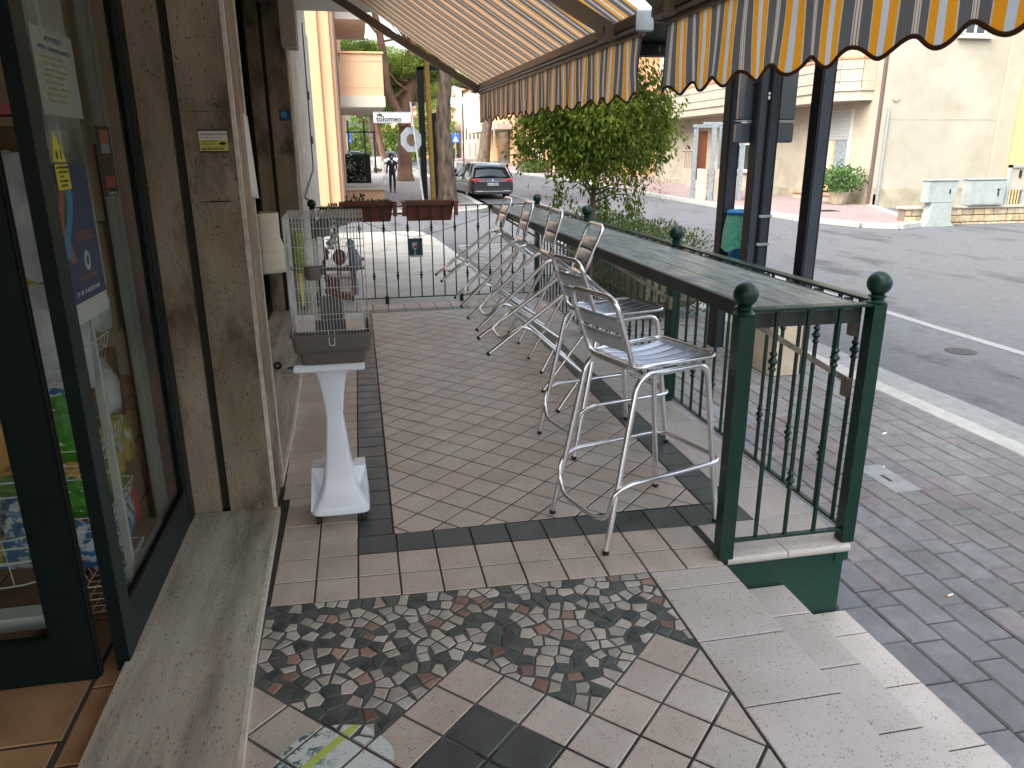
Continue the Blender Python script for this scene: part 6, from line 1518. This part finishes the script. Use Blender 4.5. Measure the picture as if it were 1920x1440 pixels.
# posters on the glazed panel (behind the glass), rotated to face the street
def poster(name, label, ya, yb, za, zb, m, cat='poster', x=-.858):
    t = thing(name, label, cat, (x, (ya+yb)/2, za)); MB().box(-.001, 0, ya-(ya+yb)/2, yb-(ya+yb)/2, 0, zb-za).build('sheet', m, t); return t
RX = (R(90), 0, R(90))
p1 = poster('notice_sheet', 'white paper notice with blue title on the shop window panel', 2.43, 2.70, 1.55, 1.93, M_paperd, 'notice')
text('AVVISO', .034, M_inkb, (.0006, -.055, .325), RX, p1, bold=.0008); text('PER I NAVIGANTI', .026, M_inkb, (.0006, -.10, .285), RX, p1, bold=.0006)
for k in range(8): text(['tutti i giorni dalle', 'ore 9 alle ore 12', 'presso il negozio', 'ritirare i biglietti', 'per la lotteria', 'in piazza alle 18', 'informazioni al', 'banco, grazie'][k], .021, M_inky, (.0006, -.095+.01*(k % 3), .25-.027*k), RX, p1)
p2 = poster('warning_triangle', 'yellow triangular warning sticker on the shop window panel', 2.40, 2.50, 1.40, 1.52, M_glass, 'sticker', -.853)
for c in list(p2.children): bpy.data.objects.remove(c)
MB().add([(.0, -.05, 0), (.0, .05, 0), (0, -.015, .13), (.0015, -.05, 0), (.0015, .05, 0), (.0015, -.015, .13)], [(0, 1, 2), (5, 4, 3), (0, 3, 4, 1), (1, 4, 5, 2), (2, 5, 3, 0)]).build('plate', M_stY2, p2)
MB().box(.0018, .0024, -.022, -.012, .012, .045).box(.0018, .0024, .012, .018, .012, .05).build('pictogram', M_ink, p2)
p3 = poster('yellow_sticker', 'small yellow text sticker under the warning triangle on the shop window', 2.41, 2.505, 1.25, 1.375, M_stY2, 'sticker', -.853)
for k, s in enumerate(('ATTENZIONE', 'NEGOZIO', 'CON', 'ALLARME', 'ATTIVO')): text(s, .014, M_inkr if k == 2 else M_ink, (.0008, -.04+.012*(k > 0), .105-.022*k), RX, p3, bold=.0004)
p4 = poster('event_poster', 'tall blue event poster with light blue and orange shapes in the shop window', 2.46, 2.80, .90, 1.47, M_stB)
G_ = [[(.0006, -.13+.05*math.sin(i*.35)+.055*j, .56-.32*i/14) for j in range(2)] for i in range(15)]; MB().grid(G_).build('light_blue_wave', M_stB2, p4)
G_ = [[(.0004, -.165+.03*math.sin(i*.5+1)+.05*j, .52-.30*i/14) for j in range(2)] for i in range(15)]; MB().grid(G_).build('orange_shape', M_stO, p4)
MB().ball((.0008, .02, .215), .030, 14, (.02, 1, 1.25)).build('white_crest', M_paper, p4); MB().ball((.0012, .02, .215), .017, 12, (.02, 1, 1.25)).build('crest_inner', M_stB, p4)
text('SAGRA', .05, M_stO, (.0008, -.05, .29), RX, p4, bold=.001); text('PIAZZA DEL POPOLO', .021, M_stO, (.0008, -.10, .15), RX, p4); text('19 - 20 - 21 AGOSTO 2021', .022, M_paper, (.0008, -.14, .10), RX, p4, bold=.0005)
MB().box(.0, .0008, -.17, .17, 0, .075).build('white_foot', M_paper, p4)
p5 = poster('dark_poster', 'narrow dark concert poster with red figures in the shop window', 2.98, 3.13, 1.30, 1.66, M_dk)
for z, h, m in ((.27, .07, M_stO), (.22, .05, M_signg), (.02, .08, M_inkr), (.005, .04, M_signg)): MB().box(.0002, .0008, -.05+random.random()*.02, .05, z, z+h).build('print', m, p5)

for t_, ya, yb, za, zb, w0, h0 in ((p1, 2.47, 2.80, 1.73, 1.97, .27, .38), (p2, 2.455, 2.56, 1.60, 1.69, .10, .13), (p3, 2.465, 2.57, 1.52, 1.593, .095, .125), (p4, 2.45, 2.74, 1.12, 1.595, .34, .57), (p5, 2.90, 3.05, 1.48, 1.715, .15, .36)):
    t_.location = (t_.location.x, (ya+yb)/2, za); t_.scale = (1, (yb-ya)/w0, (zb-za)/h0)

# ================================================================== SHOP INTERIOR: SNACK RACK AND GOODS
def bag(name, label, loc, rot, w_, h, d, m, grp=None, print_=None):
    G_ = []
    for i in range(9):
        u = i/8; row = []
        for j in range(13):
            a = 2*math.pi*j/12; k = math.sin(math.pi*min(1, max(0, u)))**.5; row.append((w_/2*math.cos(a)*(1 if True else k), d/2*math.sin(a)*k*(1+.2*math.sin(a*3+u*9)), h*u+.006*math.sin(a*5)))
        G_.append(row)
    o = MB().grid(G_).build(name, m, smooth=60); o.location = loc; o.rotation_euler = rot; tag(o, label, 'snack bag', grp)
    if print_: MB().ball((0, -d*.45, h*.55), w_*.28, 10, (1, .12, .7)).build('printed_badge', print_, o)
    return o
rk = thing('snack_rack', 'white wire snack rack with tilted baskets behind the window panel', 'rack', (-1.0, 2.75, 0))
for y in (2.43, 2.87): part('upright', MB().bev(-.93, -.905, y-.012, y+.012, .04, 2.2, .003), M_rackw if y < 2.6 else M_rackg, rk)

part('base_bar', MB().bev(-.93, -.90, 2.43, 2.90, .08, .12, .003), M_rackw, rk)
part('top_panel', MB().box(-.96, -.955, 2.45, 2.80, 1.15, 2.25), M_signw, rk); part('upright', MB().bev(-.935, -.90, 2.90, 2.945, .04, 2.4, .003), M_rackg, rk)
rk.location.y += .27
def basket(y0, y1, x0, x1, z, h=.10):
    mb = MB()
    for zz, e in ((z+h, 0), (z, .03), (z+h*.5, .015)): mb.tube([(x0+e, y0, zz), (x1-e, y0, zz), (x1-e, y1, zz), (x0+e, y1, zz)], .0022, 5, True)
    for i in range(9):
        y = lerp(y0, y1, i/8); mb.tube([(x1, y, z+h), (x1-.03, y, z), (x0+.03, y, z), (x0, y, z+h)], .0016, 4)
    for i in range(5):
        x = lerp(x0+.03, x1-.03, i/4); mb.tube([(x, y0, z), (x, y1, z)], .0016, 4)
    part('basket', mb, M_rackw, rk, kind='stuff')
for z in (.92, .60, .36, .10): basket(2.49, 2.83, -1.10, -.90, z)
for args in ((2.65, .38, M_pkY, .14), (2.80, .38, M_pkY, .13), (2.56, .30, M_pkG, .14), (2.66, .31, M_pkG, .12), (2.70, .94, M_pkW, .14), (2.56, .95, M_pkW, .14), (2.79, .93, M_pkW, .13), (2.72, .62, M_pkW, .13), (2.55, .12, M_pkB, .14), (2.66, .13, M_pkB, .14), (2.77, .11, M_pkR, .12)):
    y, z, m, w_ = args; nm = {M_pkY.name: 'yellow', M_pkG.name: 'green', M_pkW.name: 'silver', M_pkB.name: 'blue and white', M_pkR.name: 'red'}[m.name]
    pos = {.38: 'upper middle', .30: 'middle', .31: 'middle', .94: 'top', .95: 'top', .93: 'top', .62: 'second', .12: 'bottom', .13: 'bottom', .11: 'bottom'}[z]
    side = 'nearer' if y < 2.66 else ('middle' if y == 2.70 and z > .9 else 'farther')
    bag('snack_bag', '%s snack bag in the %s basket behind the window, %s one' % (nm, pos, side), (-.965-random.random()*.02, y+.27, z+.05), (R(-12), R(8), R(90+random.uniform(-15, 15))), w_, .20, .07, m, '%s bags on the snack rack' % nm, M_signw if m in (M_pkY, M_pkG, M_pkB) else None)
tag(MB().box(-.985, -.95, 3.27, 3.8, .05, 1.66).build('wooden_board', M_wood), 'tall reddish wooden board behind the rack at the end of the shop window', 'board')
# cardboard and goods behind
gs = thing('wooden_shelf', 'reddish wooden shelf unit with cardboard boxes inside the shop', 'shelf', (-1.9, 3.3, 0))
part('side_board', MB().box(-1.32, -1.28, 3.0, 3.34, 0, 1.65), M_wood, gs); part('side_board', MB().box(-2.5, -2.46, 2.9, 3.34, 0, 2.3), M_wood, gs)
part('side_board', MB().box(-1.72, -1.66, 2.95, 3.0, 0, 1.0), M_wood, gs)
for z in (.35, .8, 1.3, 1.8): part('board', MB().box(-2.46, -1.32, 2.95, 3.34, z, z+.03), M_wood if z < 1.2 else M_shelfred, gs)
for i, (x, y, z, a, b, c) in enumerate(((-1.04, 3.20, .95, .16, .12, .42), (-1.10, 3.22, 1.30, .10, .08, .22), (-1.2, 3.2, 1.58, .16, .08, .14), (-1.14, 3.24, .55, .2, .15, .3), (-1.6, 3.1, 1.83, .3, .2, .35), (-2.0, 3.1, 1.83, .3, .2, .3), (-1.15, 3.2, 1.75, .1, .12, .5))):
    tag(MB().bev(x-a/2, x+a/2, y-b/2, y+b/2, z, z+c, .004).build('cardboard_box', M_card), ['tall brown box at mid height behind the rack', 'narrow brown box above the tall one behind the rack', 'flat brown box near the top behind the rack', 'low brown box near the bottom behind the rack', 'large brown box on the top red shelf, left', 'large brown box on the top red shelf, farther left', 'thin upright brown box by the window stile'][i]+' inside the shop', 'box', 'cardboard boxes inside the shop')
gb = thing('goods_table', 'low display stand with a wire basket inside the shop, seen through the door leaf', 'display stand', (-1.35, 2.9, 0))
part('base', MB().bev(-1.55, -1.10, 2.42, 2.5, .10, .15, .004), M_rackw, gb)
part('castor', MB().lathe([(.005, -.02), (.04, -.02), (.045, 0), (.04, .02), (.005, .02)], (-1.12, 2.46, .046), 12, ax='y'), M_rubber, gb, smooth=40)
bw = MB()
for z, r_ in ((.20, .26), (.30, .30), (.40, .33)): bw.tube([(-1.30+r_*math.cos(a), 2.75+r_*math.sin(a)*.8, z) for a in np.linspace(0, 2*math.pi, 21)[:-1]], .003, 5, True)
for a in np.linspace(0, 2*math.pi, 15)[:-1]: bw.tube([(-1.30+.26*math.cos(a), 2.75+.21*math.sin(a), .20), (-1.30+.33*math.cos(a), 2.75+.264*math.sin(a), .40)], .002, 4)
part('basket', bw, M_rackw, gb, kind='stuff')
for i, (x, y, z, m, nm, w_, h) in enumerate(((-1.20, 2.52, .62, M_pkO, 'orange', .17, .30), (-1.29, 2.50, .90, M_pkY, 'yellow', .15, .28), (-1.07, 2.60, .60, M_pkG, 'glossy green', .2, .26), (-1.02, 2.62, .40, M_pkG, 'green', .18, .24), (-1.0, 2.62, .88, M_pkW, 'silver', .2, .34), (-1.03, 2.66, 1.22, M_pkW, 'pale silver', .2, .30), (-1.22, 2.60, .24, M_pkB, 'blue', .2, .2), (-1.03, 2.60, .22, M_pkB, 'blue and white', .14, .2), (-1.1, 2.64, .33, M_pkR, 'dark red', .14, .12), (-1.25, 2.7, 1.5, M_card, 'brown paper', .2, .35))):
    bag('snack_bag', '%s packet piled on the display stand seen beside the door frame' % nm, (x, y, z), (R(random.uniform(-10, 10)), R(random.uniform(-8, 8)), R(random.uniform(-20, 20))), w_, h, .09, m, None, M_signw if m is M_pkO else None)
text('VITTORIA', .03, M_signw, (-1.275, 2.46, .80), (R(90), 0, 0), None, 'packet_lettering', bold=.001).parent = gb
gb.children[-1].location = Vector((-1.275, 2.455, .80))-Vector(gb.location)
cols = ((M_pkY, 'yellow'), (M_pkO, 'orange'), (M_pkG, 'green'), (M_pkW, 'silver'), (M_pkR, 'red'), (M_pkB, 'blue striped'))
zone = ('on the lowest wire', 'above the lowest wire', 'on the middle wire', 'above the middle wire', 'on the top wire', 'above the top wire')
for i in range(18):
    m, nm = cols[(i*5+i//6) % 6]; lv_ = i//3
    bag('snack_bag', '%s packet %s of the display stand, %s of three' % (nm, zone[lv_], ('left', 'middle', 'right')[i % 3]), (-1.36+.145*(i % 3)+random.uniform(-.02, .02), 2.60+random.uniform(0, .08), .28+lv_*.225), (R(random.uniform(-14, 5)), R(random.uniform(-10, 10)), R(random.uniform(-20, 20))), random.uniform(.13, .18), random.uniform(.20, .27), .08, m, None, M_signw if i % 2 else None)
for z in (.35, .58, .86, 1.18): 
    part('shelf_wire', MB().tube([(-1.55, 2.42, z), (-.97, 2.44, z)], .003, 5).tube([(-1.55, 2.42, z+.05), (-.97, 2.44, z+.05)], .003, 5), M_rackw, gb)
part('red_shelf', MB().box(-1.6, -1.0, 2.7, 2.9, 1.46, 1.48), M_shelfred, gb); part('red_shelf', MB().box(-1.6, -1.0, 2.7, 2.9, 1.74, 1.77), M_shelfred, gb)

# small litter
for i, (x, y) in enumerate(((3.38, 2.78), (2.62, 2.62))):
    o = MB().tube([(0, 0, 0), (.03, .006, 0)], .0045, 7).build('cigarette_butt', M_paper); o.location = (x, y, -.396); tag(o, 'cigarette butt on the brick pavement, '+('the one farther from the steps' if i == 0 else 'the one nearer the steps'), 'cigarette butt')
    MB().tube([(-.012, -.002, 0), (0, 0, 0)], .0047, 7).build('filter', M_pkO, o)
for i, (x, y) in enumerate(((3.72, 4.55), (3.29, 4.0))):
    o = MB().bev(0, .05, 0, .018, 0, .003, .001).build('paper_scrap', M_paper); o.location = (x, y, -.398); o.rotation_euler = (0, 0, .5); tag(o, 'white paper scrap on the brick pavement '+('near the kerb' if i == 0 else 'by the utility cover'), 'litter')
print('objects', len(bpy.data.objects))
